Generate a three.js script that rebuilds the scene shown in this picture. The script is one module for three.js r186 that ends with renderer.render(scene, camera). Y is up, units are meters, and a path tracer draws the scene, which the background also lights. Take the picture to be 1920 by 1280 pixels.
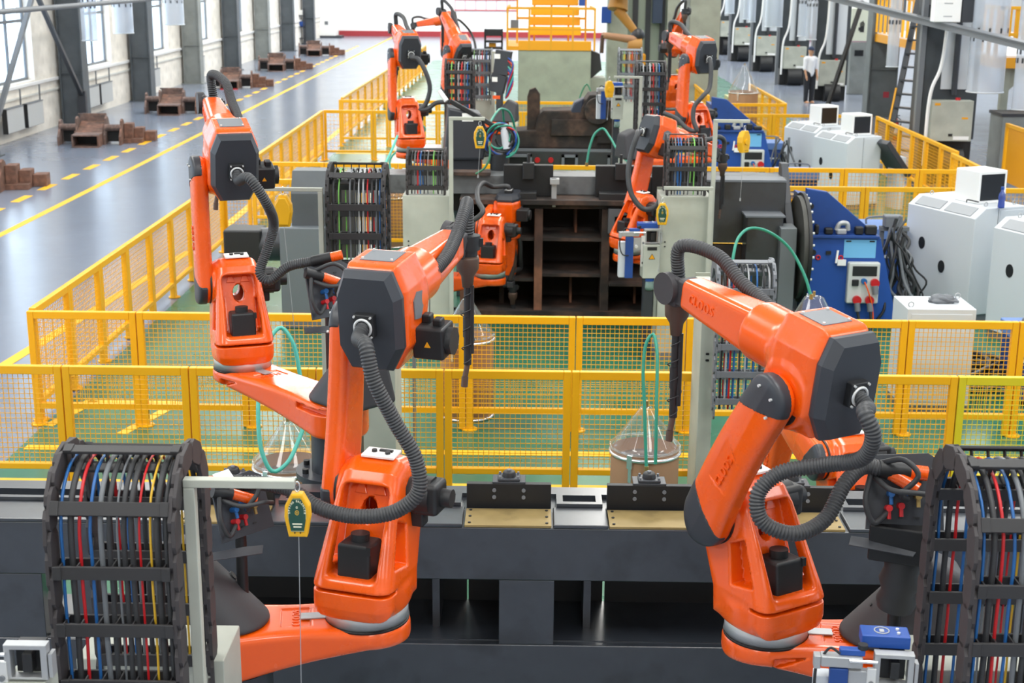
import * as THREE from 'three';
import { RoundedBoxGeometry } from 'three/addons/geometries/RoundedBoxGeometry.js';
import { mergeGeometries, mergeVertices, toCreasedNormals } from 'three/addons/utils/BufferGeometryUtils.js';
import { FontLoader } from 'three/addons/loaders/FontLoader.js';
import { TextGeometry } from 'three/addons/geometries/TextGeometry.js';
import { RectAreaLightUniformsLib } from 'three/addons/lights/RectAreaLightUniformsLib.js';

// ------------------------------------------------------------------ camera, sky, light, exposure
RectAreaLightUniformsLib.init();
const scene = new THREE.Scene();
const FOCAL = 2667, CAM_H = 4.2;
const camera = new THREE.PerspectiveCamera(2 * Math.atan(640 / FOCAL) * 180 / Math.PI, 1.5, 0.1, 300);
camera.position.set(0, CAM_H, 0);
camera.rotation.order = 'YXZ';
camera.rotation.set(-0.2582, 0.0130, 0.0080);
camera.focus = 7.2; camera.userData.fStop = 5.0;
camera.updateMatrixWorld(true);
scene.add(camera);
scene.background = new THREE.Color(0.80, 0.90, 1.0);
scene.backgroundIntensity = 5.4;
const renderer = new THREE.WebGLRenderer({ antialias: true });
renderer.toneMapping = THREE.LinearToneMapping;
renderer.toneMappingExposure = 0.88;
renderer.shadowMap.enabled = true;
const PANEL_LIGHT = 15.0;           // radiance of the translucent roof lights

// ------------------------------------------------------------------ helpers
const V = (x, y, z) => new THREE.Vector3(x, y, z);
function at(px, py, depth) {                                   // point of the hall at that depth along the lens axis
  return V((px - 960) / FOCAL * depth, -(py - 640) / FOCAL * depth, -depth).applyMatrix4(camera.matrixWorld);
}
function rayDir(px, py) { return at(px, py, 1).sub(camera.position); }
function onY(px, py, h) { const d = rayDir(px, py); return camera.position.clone().addScaledVector(d, (h - CAM_H) / d.y); }
function onZ(px, py, Z) { const d = rayDir(px, py); return camera.position.clone().addScaledVector(d, Z / d.z); }
let seed = 7;
function rnd() { seed = (seed * 1664525 + 1013904223) >>> 0; return seed / 4294967296; }
const rr = (a, b) => a + (b - a) * rnd();

const taken = {};
function numbered(name) { const n = taken[name] = (taken[name] ?? -1) + 1; return n ? name + '_' + String(n).padStart(3, '0') : name; }
function thing(name, label, category, pos = [0, 0, 0], turn = 0, group) {
  const o = new THREE.Group(); o.name = numbered(name); scene.add(o);
  if (pos.isVector3) o.position.copy(pos); else o.position.set(...pos);
  o.rotation.y = turn;
  o.userData = { label, category }; if (group) o.userData.group = group;
  return o;
}
function part(name, geo, m, parent, pos, rot, label) {
  const o = new THREE.Mesh(geo, m); o.name = name; o.castShadow = o.receiveShadow = true;
  if (pos) { if (pos.isMatrix4) o.applyMatrix4(pos); else if (pos.isVector3) o.position.copy(pos); else o.position.set(...pos); }
  if (rot) o.rotation.set(...rot);
  if (label) o.userData.label = label;
  parent.add(o); return o;
}
function solo(name, label, category, geo, m, pos, rot, group) {
  const o = part(numbered(name), geo, m, scene, pos, rot); o.userData = { label, category }; if (group) o.userData.group = group; return o;
}
function struct(name, geo, m, pos, rot, label) {
  const o = part(name, geo, m, scene, pos, rot); o.userData = { kind: 'structure', label, category: name.replace(/_.*/, '') }; return o;
}
function dup(src, pos, turn, label, group) {
  const o = src.clone(); o.name = numbered(src.name.replace(/_\d+$/, '')); scene.add(o);
  o.userData = { ...src.userData };
  if (pos) { if (pos.isVector3) o.position.copy(pos); else o.position.set(...pos); }
  if (turn !== undefined) o.rotation.y = turn;
  if (label) o.userData.label = label; if (group) o.userData.group = group;
  return o;
}
// box-projected uv in metres
function boxUV(g) {
  if (g.userData.uvDone) return g;
  const n = g.index ? g.toNonIndexed() : g; const p = n.attributes.position; if (!n.attributes.normal) n.computeVertexNormals();
  const uv = new Float32Array(p.count * 2), a = V(), b = V(), c = V();
  for (let i = 0; i < p.count; i += 3) {
    a.fromBufferAttribute(p, i); b.fromBufferAttribute(p, i + 1); c.fromBufferAttribute(p, i + 2);
    const f = b.clone().sub(a).cross(c.clone().sub(a)); const ax = Math.abs(f.x), ay = Math.abs(f.y), az = Math.abs(f.z);
    [a, b, c].forEach((v, k) => { const q = ax >= ay && ax >= az ? [v.z, v.y] : ay >= az ? [v.x, v.z] : [v.x, v.y]; uv[(i + k) * 2] = q[0]; uv[(i + k) * 2 + 1] = q[1]; });
  }
  n.setAttribute('uv', new THREE.BufferAttribute(uv, 2)); n.userData.uvDone = true; return n;
}
const cache = new Map();
function memo(key, f) { if (!cache.has(key)) cache.set(key, f()); return cache.get(key); }
function box(w, h, d, b = 0) {                                   // centred, chamfered
  return memo(`b${w},${h},${d},${b}`, () => boxUV(b > 0 ? new RoundedBoxGeometry(w, h, d, 1, Math.min(b, w / 2.01, h / 2.01, d / 2.01)) : new THREE.BoxGeometry(w, h, d)));
}
function bx(x0, x1, y0, y1, z0, z1, b = 0) { const g = box(x1 - x0, y1 - y0, z1 - z0, b).clone(); g.translate((x0 + x1) / 2, (y0 + y1) / 2, (z0 + z1) / 2); g.userData.uvDone = true; return g; }
function cyl(r, h, n = 24, r2 = r) { return memo(`c${r},${h},${n},${r2}`, () => new THREE.CylinderGeometry(r2, r, h, n)); }
function cy(r, h, x, y, z, axis = 'y', n = 20, r2 = r) { const g = cyl(r, h, n, r2).clone(); if (axis === 'x') g.rotateZ(Math.PI / 2); if (axis === 'z') g.rotateX(Math.PI / 2); g.translate(x, y, z); return g; }
function merge(list) {
  const l = list.map(g => { const n = g.index ? g.toNonIndexed() : g.clone(); for (const k of Object.keys(n.attributes)) if (!['position', 'normal', 'uv'].includes(k)) n.deleteAttribute(k); if (!n.attributes.uv) n.setAttribute('uv', new THREE.BufferAttribute(new Float32Array(n.attributes.position.count * 2), 2)); return n; });
  return mergeGeometries(l);
}
function bar(a, b, w, h, bev = 0) {                               // box bar from a to b
  const d = b.clone().sub(a), L = d.length(), g = box(w, h, L, bev).clone();
  const m = new THREE.Matrix4().lookAt(a, b, Math.abs(d.y) > 0.999 * L ? V(0, 0, 1) : V(0, 1, 0)); g.applyMatrix4(m);
  g.translate((a.x + b.x) / 2, (a.y + b.y) / 2, (a.z + b.z) / 2); return g;
}
function rod(a, b, r, n = 10, r2 = r) {
  const d = b.clone().sub(a), L = d.length(), g = cyl(r, L, n, r2).clone();
  g.applyQuaternion(new THREE.Quaternion().setFromUnitVectors(V(0, 1, 0), d.normalize())); g.translate((a.x + b.x) / 2, (a.y + b.y) / 2, (a.z + b.z) / 2); return g;
}
const curve = pts => new THREE.CatmullRomCurve3(pts.map(p => p.isVector3 ? p : V(...p)), false, 'centripetal');
function tube(pts, r, n = 40, k = 8) { return new THREE.TubeGeometry(curve(pts), n, r, k); }
function corrugated(pts, r, pitch = 0.013, k = 14, amp = 0.11) {   // ribbed hose
  const c = curve(pts), L = c.getLength(), m = Math.max(8, Math.round(L / pitch)), n = m * 4, f = c.computeFrenetFrames(n, false), P = [], N = [], I = [];
  for (let i = 0; i <= n; i++) {
    const o = c.getPointAt(i / n), rad = r * (1 + amp * [0.7, 1, 0.7, -1][i % 4] - amp * 0.3);
    for (let j = 0; j < k; j++) { const a = j / k * Math.PI * 2, d = f.normals[i].clone().multiplyScalar(Math.cos(a)).addScaledVector(f.binormals[i], Math.sin(a)); P.push(o.x + d.x * rad, o.y + d.y * rad, o.z + d.z * rad); N.push(d.x, d.y, d.z); }
  }
  for (let i = 0; i < n; i++) for (let j = 0; j < k; j++) { const a = i * k + j, b = i * k + (j + 1) % k, q = a + k, s = b + k; I.push(a, b, q, b, s, q); }
  const g = new THREE.BufferGeometry(); g.setAttribute('position', new THREE.Float32BufferAttribute(P, 3)); g.setIndex(I); g.computeVertexNormals(); return g;
}
function shapeOf(pts) { const s = new THREE.Shape(); pts.forEach(([x, y], i) => i ? s.lineTo(x, y) : s.moveTo(x, y)); s.closePath(); return s; }
function ext(pts, depth, bevel = 0, holes = []) {                 // extruded along z, centred
  const s = shapeOf(pts); holes.forEach(h => s.holes.push(shapeOf(h)));
  const g = new THREE.ExtrudeGeometry(s, { depth: depth - 2 * bevel, bevelEnabled: bevel > 0, bevelThickness: bevel, bevelSize: bevel, bevelOffset: -bevel, bevelSegments: 2, curveSegments: 10 });
  g.translate(0, 0, -(depth - 2 * bevel) / 2); return boxUV(g);
}
function lathe(pts, n = 32) { return new THREE.LatheGeometry(pts.map(([r, y]) => new THREE.Vector2(r, y)), n); }
const circlePts = (cx, cy_, rx, ry = rx, n = 20) => Array.from({ length: n }, (_, i) => [cx + rx * Math.cos(i / n * 2 * Math.PI), cy_ + ry * Math.sin(i / n * 2 * Math.PI)]);
const T = (x, y, z) => new THREE.Matrix4().makeTranslation(x, y, z);
const RX = a => new THREE.Matrix4().makeRotationX(a), RY = a => new THREE.Matrix4().makeRotationY(a), RZ = a => new THREE.Matrix4().makeRotationZ(a);
const mul = (...ms) => ms.reduce((a, m) => a.multiply(m), new THREE.Matrix4());

// signed-distance castings, meshed with surface nets
const clamp = (x, a, b) => x < a ? a : x > b ? b : x;
const smin = (a, b, k) => { const h = Math.max(k - Math.abs(a - b), 0) / k; return Math.min(a, b) - h * h * k * 0.25; };
const smax = (a, b, k) => -smin(-a, -b, k);
function sBox(x, y, z, cx, cyy, cz, hx, hy, hz, r) {
  const a = Math.abs(x - cx) - hx + r, b = Math.abs(y - cyy) - hy + r, c = Math.abs(z - cz) - hz + r;
  return Math.hypot(Math.max(a, 0), Math.max(b, 0), Math.max(c, 0)) + Math.min(Math.max(a, b, c), 0) - r;
}
function sPoly(px, py, v) {
  let d = 1e9, s = 1;
  for (let i = 0, j = v.length - 1; i < v.length; j = i++) {
    const ex = v[j][0] - v[i][0], ey = v[j][1] - v[i][1], wx = px - v[i][0], wy = py - v[i][1];
    const t = clamp((wx * ex + wy * ey) / (ex * ex + ey * ey), 0, 1), bxx = wx - ex * t, by = wy - ey * t; d = Math.min(d, bxx * bxx + by * by);
    const c1 = py >= v[i][1], c2 = py < v[j][1], c3 = ex * wy > ey * wx; if ((c1 && c2 && c3) || (!c1 && !c2 && !c3)) s = -s;
  }
  return s * Math.sqrt(d);
}
const sCyl = (u, v, w, r, h, k) => smax(Math.hypot(u, v) - r, Math.abs(w) - h, k);
function sCone2(px, py, L, r0, r1) {                              // 2D uneven capsule from (0,0) r0 to (0,L) r1
  const t = clamp(py / L, 0, 1); return Math.hypot(px, py - t * L) - (r0 + (r1 - r0) * t);
}
function sdf(f, lo, hi, cell) {
  const n = [0, 1, 2].map(i => Math.ceil((hi[i] - lo[i]) / cell) + 1), [nx, ny, nz] = n, val = new Float32Array(nx * ny * nz);
  for (let k = 0, q = 0; k < nz; k++) for (let j = 0; j < ny; j++) for (let i = 0; i < nx; i++, q++) val[q] = f(lo[0] + i * cell, lo[1] + j * cell, lo[2] + k * cell);
  const id = new Int32Array(nx * ny * nz).fill(-1), P = [], I = [], N = [];
  const off = [0, 1, nx, nx + 1, nx * ny, nx * ny + 1, nx * ny + nx, nx * ny + nx + 1];
  const E = [[0, 1], [2, 3], [4, 5], [6, 7], [0, 2], [1, 3], [4, 6], [5, 7], [0, 4], [1, 5], [2, 6], [3, 7]], e = cell * 0.2;
  for (let k = 0; k < nz - 1; k++) for (let j = 0; j < ny - 1; j++) for (let i = 0; i < nx - 1; i++) {
    const q = i + nx * (j + ny * k); let m = 0; for (let c = 0; c < 8; c++) if (val[q + off[c]] < 0) m++;
    if (m === 0 || m === 8) continue;
    let sx = 0, sy = 0, sz = 0, cnt = 0;
    for (const [a, b] of E) { const va = val[q + off[a]], vb = val[q + off[b]]; if ((va < 0) === (vb < 0)) continue; const t = va / (va - vb); sx += (a & 1) + t * ((b & 1) - (a & 1)); sy += (a >> 1 & 1) + t * ((b >> 1 & 1) - (a >> 1 & 1)); sz += (a >> 2) + t * ((b >> 2) - (a >> 2)); cnt++; }
    let x = lo[0] + (i + sx / cnt) * cell, y = lo[1] + (j + sy / cnt) * cell, z = lo[2] + (k + sz / cnt) * cell, gx, gy, gz;
    for (let it = 0; it < 2; it++) {
      const d = f(x, y, z); gx = (f(x + e, y, z) - f(x - e, y, z)) / (2 * e); gy = (f(x, y + e, z) - f(x, y - e, z)) / (2 * e); gz = (f(x, y, z + e) - f(x, y, z - e)) / (2 * e);
      const g2 = gx * gx + gy * gy + gz * gz || 1; const s = it ? 0 : clamp(d / g2, -cell * 0.5, cell * 0.5); x -= gx * s; y -= gy * s; z -= gz * s;
    }
    const l = Math.hypot(gx, gy, gz) || 1; id[q] = P.length / 3; P.push(x, y, z); N.push(gx / l, gy / l, gz / l);
  }
  const quad = (a, b, c, d, flip) => { if (a < 0 || b < 0 || c < 0 || d < 0) return; flip ? I.push(a, c, b, a, d, c) : I.push(a, b, c, a, c, d); };
  for (let k = 1; k < nz - 1; k++) for (let j = 1; j < ny - 1; j++) for (let i = 1; i < nx - 1; i++) {
    const q = i + nx * (j + ny * k), s = val[q] < 0;
    if (s !== val[q + 1] < 0) quad(id[q - nx - nx * ny], id[q - nx * ny], id[q], id[q - nx], !s);
    if (s !== val[q + nx] < 0) quad(id[q - 1 - nx * ny], id[q - 1], id[q], id[q - nx * ny], !s);
    if (s !== val[q + nx * ny] < 0) quad(id[q - 1 - nx], id[q - nx], id[q], id[q - 1], !s);
  }
  const g = new THREE.BufferGeometry(); g.setAttribute('position', new THREE.Float32BufferAttribute(P, 3)); g.setAttribute('normal', new THREE.Float32BufferAttribute(N, 3));
  const U = []; for (let i = 0; i < P.length; i += 3) { const ax = Math.abs(N[i]), ay = Math.abs(N[i + 1]), az = Math.abs(N[i + 2]); ax >= ay && ax >= az ? U.push(P[i + 2], P[i + 1]) : ay >= az ? U.push(P[i], P[i + 2]) : U.push(P[i], P[i + 1]); }
  g.setAttribute('uv', new THREE.Float32BufferAttribute(U, 2)); g.setIndex(I); return g;
}

// ------------------------------------------------------------------ materials
function hash2(x, y, s) { let h = Math.imul(x, 374761393) + Math.imul(y, 668265263) + Math.imul(s, 982451653); h = Math.imul(h ^ (h >>> 13), 1274126177); return ((h ^ (h >>> 16)) >>> 0) / 4294967296; }
function tileNoise(u, v, period, s) {
  const x = u * period, y = v * period, xi = Math.floor(x), yi = Math.floor(y), fx = x - xi, fy = y - yi, w = t => t * t * (3 - 2 * t), m = a => ((a % period) + period) % period;
  const a = hash2(m(xi), m(yi), s), b = hash2(m(xi + 1), m(yi), s), c = hash2(m(xi), m(yi + 1), s), d = hash2(m(xi + 1), m(yi + 1), s);
  return a + (b - a) * w(fx) + (c - a) * w(fy) + (a - b - c + d) * w(fx) * w(fy);
}
function fbm(u, v, p, s, oct = 5) { let t = 0, a = 0.5, n = 0; for (let i = 0; i < oct; i++) { t += a * tileNoise(u, v, p << i, s + i); n += a; a *= 0.5; } return t / n; }
function tex(size, fn, srgb, repeat = 1) {
  const d = new Uint8Array(size * size * 4);
  for (let j = 0; j < size; j++) for (let i = 0; i < size; i++) { const c = fn(i / size, j / size), q = (j * size + i) * 4; d[q] = clamp(c[0], 0, 255); d[q + 1] = clamp(c[1], 0, 255); d[q + 2] = clamp(c[2], 0, 255); d[q + 3] = 255; }
  const t = new THREE.DataTexture(d, size, size); t.wrapS = t.wrapT = THREE.RepeatWrapping; t.magFilter = THREE.LinearFilter; t.minFilter = THREE.LinearMipmapLinearFilter; t.generateMipmaps = true; t.repeat.set(repeat, repeat);
  if (srgb) t.colorSpace = THREE.SRGBColorSpace; t.needsUpdate = true; return t;
}
const grey = f => (u, v) => { const x = f(u, v) * 255; return [x, x, x]; };
const noiseTint = tex(256, (u, v) => { const n = 0.88 + 0.12 * fbm(u, v, 4, 11) * 1.6 - 0.06; return [n * 255, n * 255, n * 255]; }, true, 0.9);
const grimeTint = tex(512, (u, v) => { const n = fbm(u, v, 6, 3, 6), k = fbm(u, v, 20, 9, 3); const s = 1 - 0.30 * clamp((n - 0.52) * 5, 0, 1) - 0.12 * k; return [s * 255, s * 250, s * 244]; }, true, 0.7);
const roughTex = tex(256, grey((u, v) => 0.62 + 0.38 * fbm(u, v, 8, 21)), false, 1.3);
const peel = tex(256, grey((u, v) => fbm(u, v, 40, 33, 3)), false, 5);
const rustTex = tex(512, (u, v) => { const n = fbm(u, v, 5, 41, 6), m = fbm(u, v, 16, 47, 4), s = 0.7 + 0.6 * (m - 0.5), k = clamp((n - 0.42) * 4, 0, 1); return [(62 + 36 * k) * s, (55 + 19 * k) * s, (51 + 10 * k) * s]; }, true, 0.6);
const rustGreyTex = tex(512, (u, v) => { const n = fbm(u, v, 5, 91, 6), m = fbm(u, v, 16, 97, 4), s = 0.8 + 0.4 * (m - 0.5), k = clamp((n - 0.42) * 4, 0, 1); return [(122 + 30 * k) * s, (104 + 16 * k) * s, (98 + 10 * k) * s]; }, true, 0.6);
const rustWarm = tex(512, (u, v) => { const n = fbm(u, v, 5, 51, 6), m = fbm(u, v, 16, 57, 4), s = 0.75 + 0.5 * (m - 0.5), k = clamp((n - 0.38) * 4, 0, 1); return [(104 + 66 * k) * s, (76 + 40 * k) * s, (64 + 24 * k) * s]; }, true, 0.5);
function mat(hex, rough = 0.6, metal = 0, o = {}) { return new THREE.MeshStandardMaterial({ color: hex, roughness: rough, metalness: metal, ...o }); }
const M = {
  orange: new THREE.MeshPhysicalMaterial({ color: 0xee5a06, roughness: 0.32, clearcoat: 0.4, clearcoatRoughness: 0.18, roughnessMap: roughTex }),
  charcoal: mat(0x33363c, 0.42), charcoalDull: mat(0x3b3a3d, 0.6), black: mat(0x1d1e20, 0.5), rubber: mat(0x2c2d2f, 0.62), hose: mat(0x3a3b3d, 0.48),
  steel: mat(0xd8d9d8, 0.36, 0.3), steelDull: mat(0xaeb0b2, 0.48, 0.5), chrome: mat(0xe2e4e5, 0.2, 0.8), brass: mat(0x9c8450, 0.45, 0.5), brownMetal: mat(0x5c4a40, 0.5, 0.4),
  yellow: mat(0xf3ae0c, 0.42), yellowOld: mat(0xe0a018, 0.5), yellowGreen: mat(0xdcc41e, 0.45), amber: mat(0xe8a011, 0.5),
  towerGrey: mat(0xbcbfb3, 0.55, 0, { map: noiseTint }), cabinet: mat(0xccd1d6, 0.5), cabinetSide: mat(0xccd1d6, 0.5),
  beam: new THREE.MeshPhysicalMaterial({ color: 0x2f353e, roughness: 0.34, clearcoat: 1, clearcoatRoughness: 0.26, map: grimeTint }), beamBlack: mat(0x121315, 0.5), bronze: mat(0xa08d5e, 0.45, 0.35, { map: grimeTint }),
  chain: mat(0x2f2e2f, 0.58), chainSide: mat(0x3a3637, 0.62), blue: mat(0x1d4790, 0.5, 0, { map: noiseTint }), blueBright: mat(0x1f4c9c, 0.45), blueLight: mat(0x6fb2de, 0.5),
  red: mat(0xbe1a20, 0.4), green: mat(0x2f9a5c, 0.45), teal: mat(0x4fb5a5, 0.35), tealDark: mat(0x2f8f78, 0.4), cableBlue: mat(0x23609f, 0.4), cableGrey: mat(0x6d7175, 0.5), cableDark: mat(0x333436, 0.55), cableLight: mat(0xa9abad, 0.5), cableYellow: mat(0xd4a92c, 0.45), cableGreen: mat(0x7cc15a, 0.45),
  rust: new THREE.MeshStandardMaterial({ color: 0xffffff, map: rustTex, roughness: 0.8 }), rustGrey: new THREE.MeshStandardMaterial({ color: 0xffffff, map: rustGreyTex, roughness: 0.82 }), rustBrown: new THREE.MeshStandardMaterial({ color: 0xffe6d4, map: rustGreyTex, roughness: 0.82 }), rustWarm: new THREE.MeshStandardMaterial({ color: 0xffffff, map: rustWarm, roughness: 0.82 }),
  cardboard: mat(0xb98d6c, 0.85, 0, { map: noiseTint }), white: mat(0xf0f0ee, 0.5), paper: mat(0xf4f4f0, 0.8), whiteWall: mat(0xf4eee4, 0.85, 0, { map: noiseTint }),
  clear: new THREE.MeshPhysicalMaterial({ color: 0xf2f5f6, roughness: 0.06, transmission: 0.94, thickness: 0, ior: 1.45, side: THREE.DoubleSide }),
  duct: new THREE.MeshPhysicalMaterial({ color: 0xe6ebf2, roughness: 0.25, transmission: 0.6, thickness: 0, side: THREE.DoubleSide }),
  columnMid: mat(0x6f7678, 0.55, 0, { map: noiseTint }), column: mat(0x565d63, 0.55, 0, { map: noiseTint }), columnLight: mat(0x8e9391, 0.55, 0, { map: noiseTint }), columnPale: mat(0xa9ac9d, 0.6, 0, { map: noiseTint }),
  frame: mat(0x6d7176, 0.5), screen: mat(0x181b1f, 0.18), bottle: new THREE.MeshPhysicalMaterial({ color: 0x5f78c8, roughness: 0.1, transmission: 0.6, thickness: 0 }),
  skin: mat(0xc99877, 0.6), shirt: mat(0xe9eaee, 0.8), trousers: mat(0x22252c, 0.8), cap: mat(0x2b3650, 0.8),
};
// ------------------------------------------------------------------ the hall
const FX = 30, FZ = -88, NZ = 14, WX = -12.6, CEIL = 11;
const floorTint = tex(1024, (u, v) => { const n = fbm(u, v, 4, 61, 6), k = fbm(u, v, 32, 67, 3), s = 0.95 + 0.05 * (n - 0.5) + 0.02 * (k - 0.5); return [s * 250, s * 252, s * 255]; }, true, 0.22);
const floorRough = tex(512, grey((u, v) => 0.8 + 0.25 * fbm(u, v, 6, 71, 4)), false, 0.3);
const greenTint = tex(512, (u, v) => { const n = fbm(u, v, 6, 81, 6), k = clamp((fbm(u, v, 10, 87, 5) - 0.55) * 5, 0, 1), s = 0.9 + 0.2 * (n - 0.5); return [(226 + 24 * k) * s, 248 * s, (236 + 14 * k) * s]; }, true, 0.35);
M.floor = new THREE.MeshStandardMaterial({ color: 0x888f9d, roughness: 0.22, map: floorTint, roughnessMap: floorRough });
M.floorGreen = new THREE.MeshStandardMaterial({ color: 0x3f7f68, roughness: 0.3, map: greenTint, roughnessMap: floorRough });
M.paint = mat(0xf2b81a, 0.5);
const floor = struct('floor', bx(WX - 0.3, FX, -0.3, 0, FZ, NZ), M.floor, null, null, 'grey glossy painted hall floor');
part('green_floor_paint', bx(-4.55, 7.4, 0.0, 0.004, -66, -6.5), M.floorGreen, floor, null, null, 'green painted floor of the welding cells');
// painted lines
part('painted_line', bx(-8.5, -8.37, 0, 0.004, FZ + 1, 4), M.paint, floor);
for (let i = 0; i < 45; i++) part('painted_dash', bx(-9.42, -9.26, 0, 0.004, -14.0 - i * 1.42 - 0.75, -14.0 - i * 1.42), M.paint, floor);
{ const a = V(-5.95, 0, -11), b = V(-5.15, 0, -21); part('painted_line', bar(a, b, 0.14, 0.008), M.paint, floor); part('painted_line', bar(V(-5.05, 0, -23), V(-5.05, 0, -60), 0.14, 0.008), M.paint, floor); }
for (const [x0, x1, z0, z1] of [[-4.5, 7.2, -12.05, -11.93], [-4.5, 7.2, -11.2, -11.08], [-4.4, -3.5, -13.42, -13.30], [-4.5, 7.2, -22.1, -21.98], [-4.5, 7.2, -32.7, -32.55]]) part('painted_line', bx(x0, x1, 0.004, 0.008, z0, z1), M.paint, floor);
part('painted_line', bar(V(-3.45, 0.004, -13.4), V(-3.75, 0.004, -12.4), 0.1, 0.008), M.paint, floor); part('painted_line', bar(V(-4.3, 0.004, -13.4), V(-4.5, 0.004, -12.6), 0.1, 0.008), M.paint, floor);
struct('ceiling', bx(WX - 0.3, FX, CEIL, CEIL + 0.3, FZ, NZ), mat(0xd9dbdc, 0.8), null, null, 'pale hall roof');
struct('wall_back', bx(WX - 0.3, FX, 0, CEIL, FZ - 0.4, FZ), mat(0xfcfcfa, 0.8), null, null, 'white end wall of the hall');
struct('wall_front', bx(WX - 0.3, FX, 0, CEIL, NZ, NZ + 0.4), mat(0xe4e4e0, 0.85), null, null, 'pale wall behind the viewpoint');
struct('baseboard_back', bx(WX + 0.8, FX, 0, 0.32, FZ, FZ + 0.03), mat(0xa8363c, 0.6), null, null, 'red stripe at the foot of the end wall');
{ // strip of high windows in the end wall, outlined in red
  const a = onZ(853, 20, FZ + 0.05), b = onZ(970, 1, FZ + 0.05), t = thing('red_outlined_window_band', 'pale window band outlined in thin red lines on the end wall', 'window', [a.x, a.y, FZ]);
  const w = b.x - a.x; part('glass_band', bx(0, w, 0, 1.4, 0.0, 0.04), mat(0xe4e6ec, 0.3), t);
  for (const y of [0, 0.62, 1.25]) part('red_rail', bx(0, w, y, y + 0.06, 0.04, 0.08), M.red, t);
  for (let i = 0; i <= 6; i++) part('red_mullion', bx(w * i / 6 - 0.02, w * i / 6 + 0.02, 0, 1.3, 0.04, 0.07), mat(0xd9a3a8, 0.5), t);
}
// left wall with its windows
const wins = []; for (let i = -6; i < 7; i++) wins.push([-43.1 - i * 6.8, -39.4 - i * 6.8]);
const SILL = 1.32, HEAD = 6.6, TH = 0.35;
{
  const g = [bx(WX - TH, WX, 0, SILL, FZ, NZ), bx(WX - TH, WX, HEAD, CEIL, FZ, NZ)];
  let z = FZ; for (const [a, b] of wins.slice().reverse()) { if (a < FZ || b > NZ) continue; g.push(bx(WX - TH, WX, SILL, HEAD, z, a)); z = b; } g.push(bx(WX - TH, WX, SILL, HEAD, z, NZ));
  struct('wall_left', merge(g), M.whiteWall, null, null, 'white plastered window wall');
  struct('trim_1', bx(WX, WX + 0.06, SILL - 0.12, SILL - 0.04, FZ, NZ, 0.01), mat(0xdedede, 0.6), null, null, 'pale sill rail under the windows');
  struct('trim_2', bx(WX, WX + 0.04, 0.95, 1.0, FZ, NZ), mat(0xcfcfca, 0.6), null, null, 'thin conduit line along the window wall');
}
const paneMat = new THREE.MeshPhysicalMaterial({ color: 0xf4faff, roughness: 0.02, transmission: 1, thickness: 0 });
wins.forEach(([a, b], i) => {
  if (a < FZ || b > NZ) return;
  const t = new THREE.Group(); t.name = 'window_' + (i + 1); scene.add(t); t.position.set(WX - 0.2, 0, 0); t.userData = { kind: 'structure', label: 'tall grey framed window in the white wall', category: 'window' };
  const n = 3, w = (b - a) / n, bars = [];
  for (let k = 0; k <= n; k++) part('frame_upright', bx(-0.03, 0.03, SILL, HEAD, a + k * w - 0.035, a + k * w + 0.035), M.frame, t);
  for (const y of [SILL + 0.03, 2.78, 3.35, 5.0, HEAD - 0.03]) part('frame_rail', bx(-0.035, 0.035, y - 0.035, y + 0.035, a, b), M.frame, t);
  for (let k = 0; k < n; k++) for (const [y0, y1] of [[SILL + 0.06, 2.75], [2.81, 3.32], [3.38, 4.97], [5.03, HEAD - 0.06]]) part('pane', bx(-0.004, 0.004, y0, y1, a + k * w + 0.035, a + (k + 1) * w - 0.035), paneMat, t);
});
// right wall, far beyond the machines, with high windows
{
  const g = [bx(FX, FX + 0.4, 0, 4, FZ, NZ), bx(FX, FX + 0.4, 9, CEIL, FZ, NZ)]; const zs = []; for (let z = FZ; z < NZ; z += 7) { g.push(bx(FX, FX + 0.4, 4, 9, z, Math.min(z + 3.2, NZ))); zs.push([z + 3.2, z + 7]); }
  struct('wall_right', merge(g), M.whiteWall, null, null, 'white far side wall');
  zs.forEach(([a, b], i) => { if (b > NZ) return; const t = new THREE.Group(); t.name = 'window_' + (40 + i); scene.add(t); t.position.set(FX + 0.2, 0, 0); t.userData = { kind: 'structure', label: 'high window in the far side wall', category: 'window' };
    part('pane', bx(-0.004, 0.004, 4, 9, a, b), paneMat, t); for (const z of [a + 0.03, (a + b) / 2, b - 0.03]) part('frame_upright', bx(-0.03, 0.03, 4, 9, z - 0.03, z + 0.03), M.frame, t); });
}
// translucent roof lights: glowing sheet with a light of its size just below
const glow = new THREE.MeshStandardMaterial({ color: 0xffffff, emissive: 0xf6faff, emissiveIntensity: 4.0, roughness: 0.6 });
for (const z of [7, -3, -12, -21, -31, -41, -49, -57, -64, -71, -78, -84]) for (const x of [-7, 3, 14]) {  // closer spacing toward the end wall: extra panels added to brighten the far hall
  const t = thing('roof_light', 'translucent roof light panel set in the pale ceiling', 'roof light', [x, CEIL - 0.02, z], 0, 'roof lights in the ceiling');
  part('light_sheet', bx(-1.3, 1.3, -0.03, 0.0, -2.3, 2.3), glow, t); part('light_frame', ext([[-1.4, -2.4], [1.4, -2.4], [1.4, 2.4], [-1.4, 2.4]], 0.08, 0, [[[-1.3, -2.3], [-1.3, 2.3], [1.3, 2.3], [1.3, -2.3]]]), M.frame, t, [0, -0.02, 0], [Math.PI / 2, 0, 0]);
  const l = new THREE.RectAreaLight(0xfffcf5, PANEL_LIGHT, 2.6, 4.6); l.position.set(x, CEIL - 0.08, z); l.rotation.set(-Math.PI / 2, 0, 0); scene.add(l);
}
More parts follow.
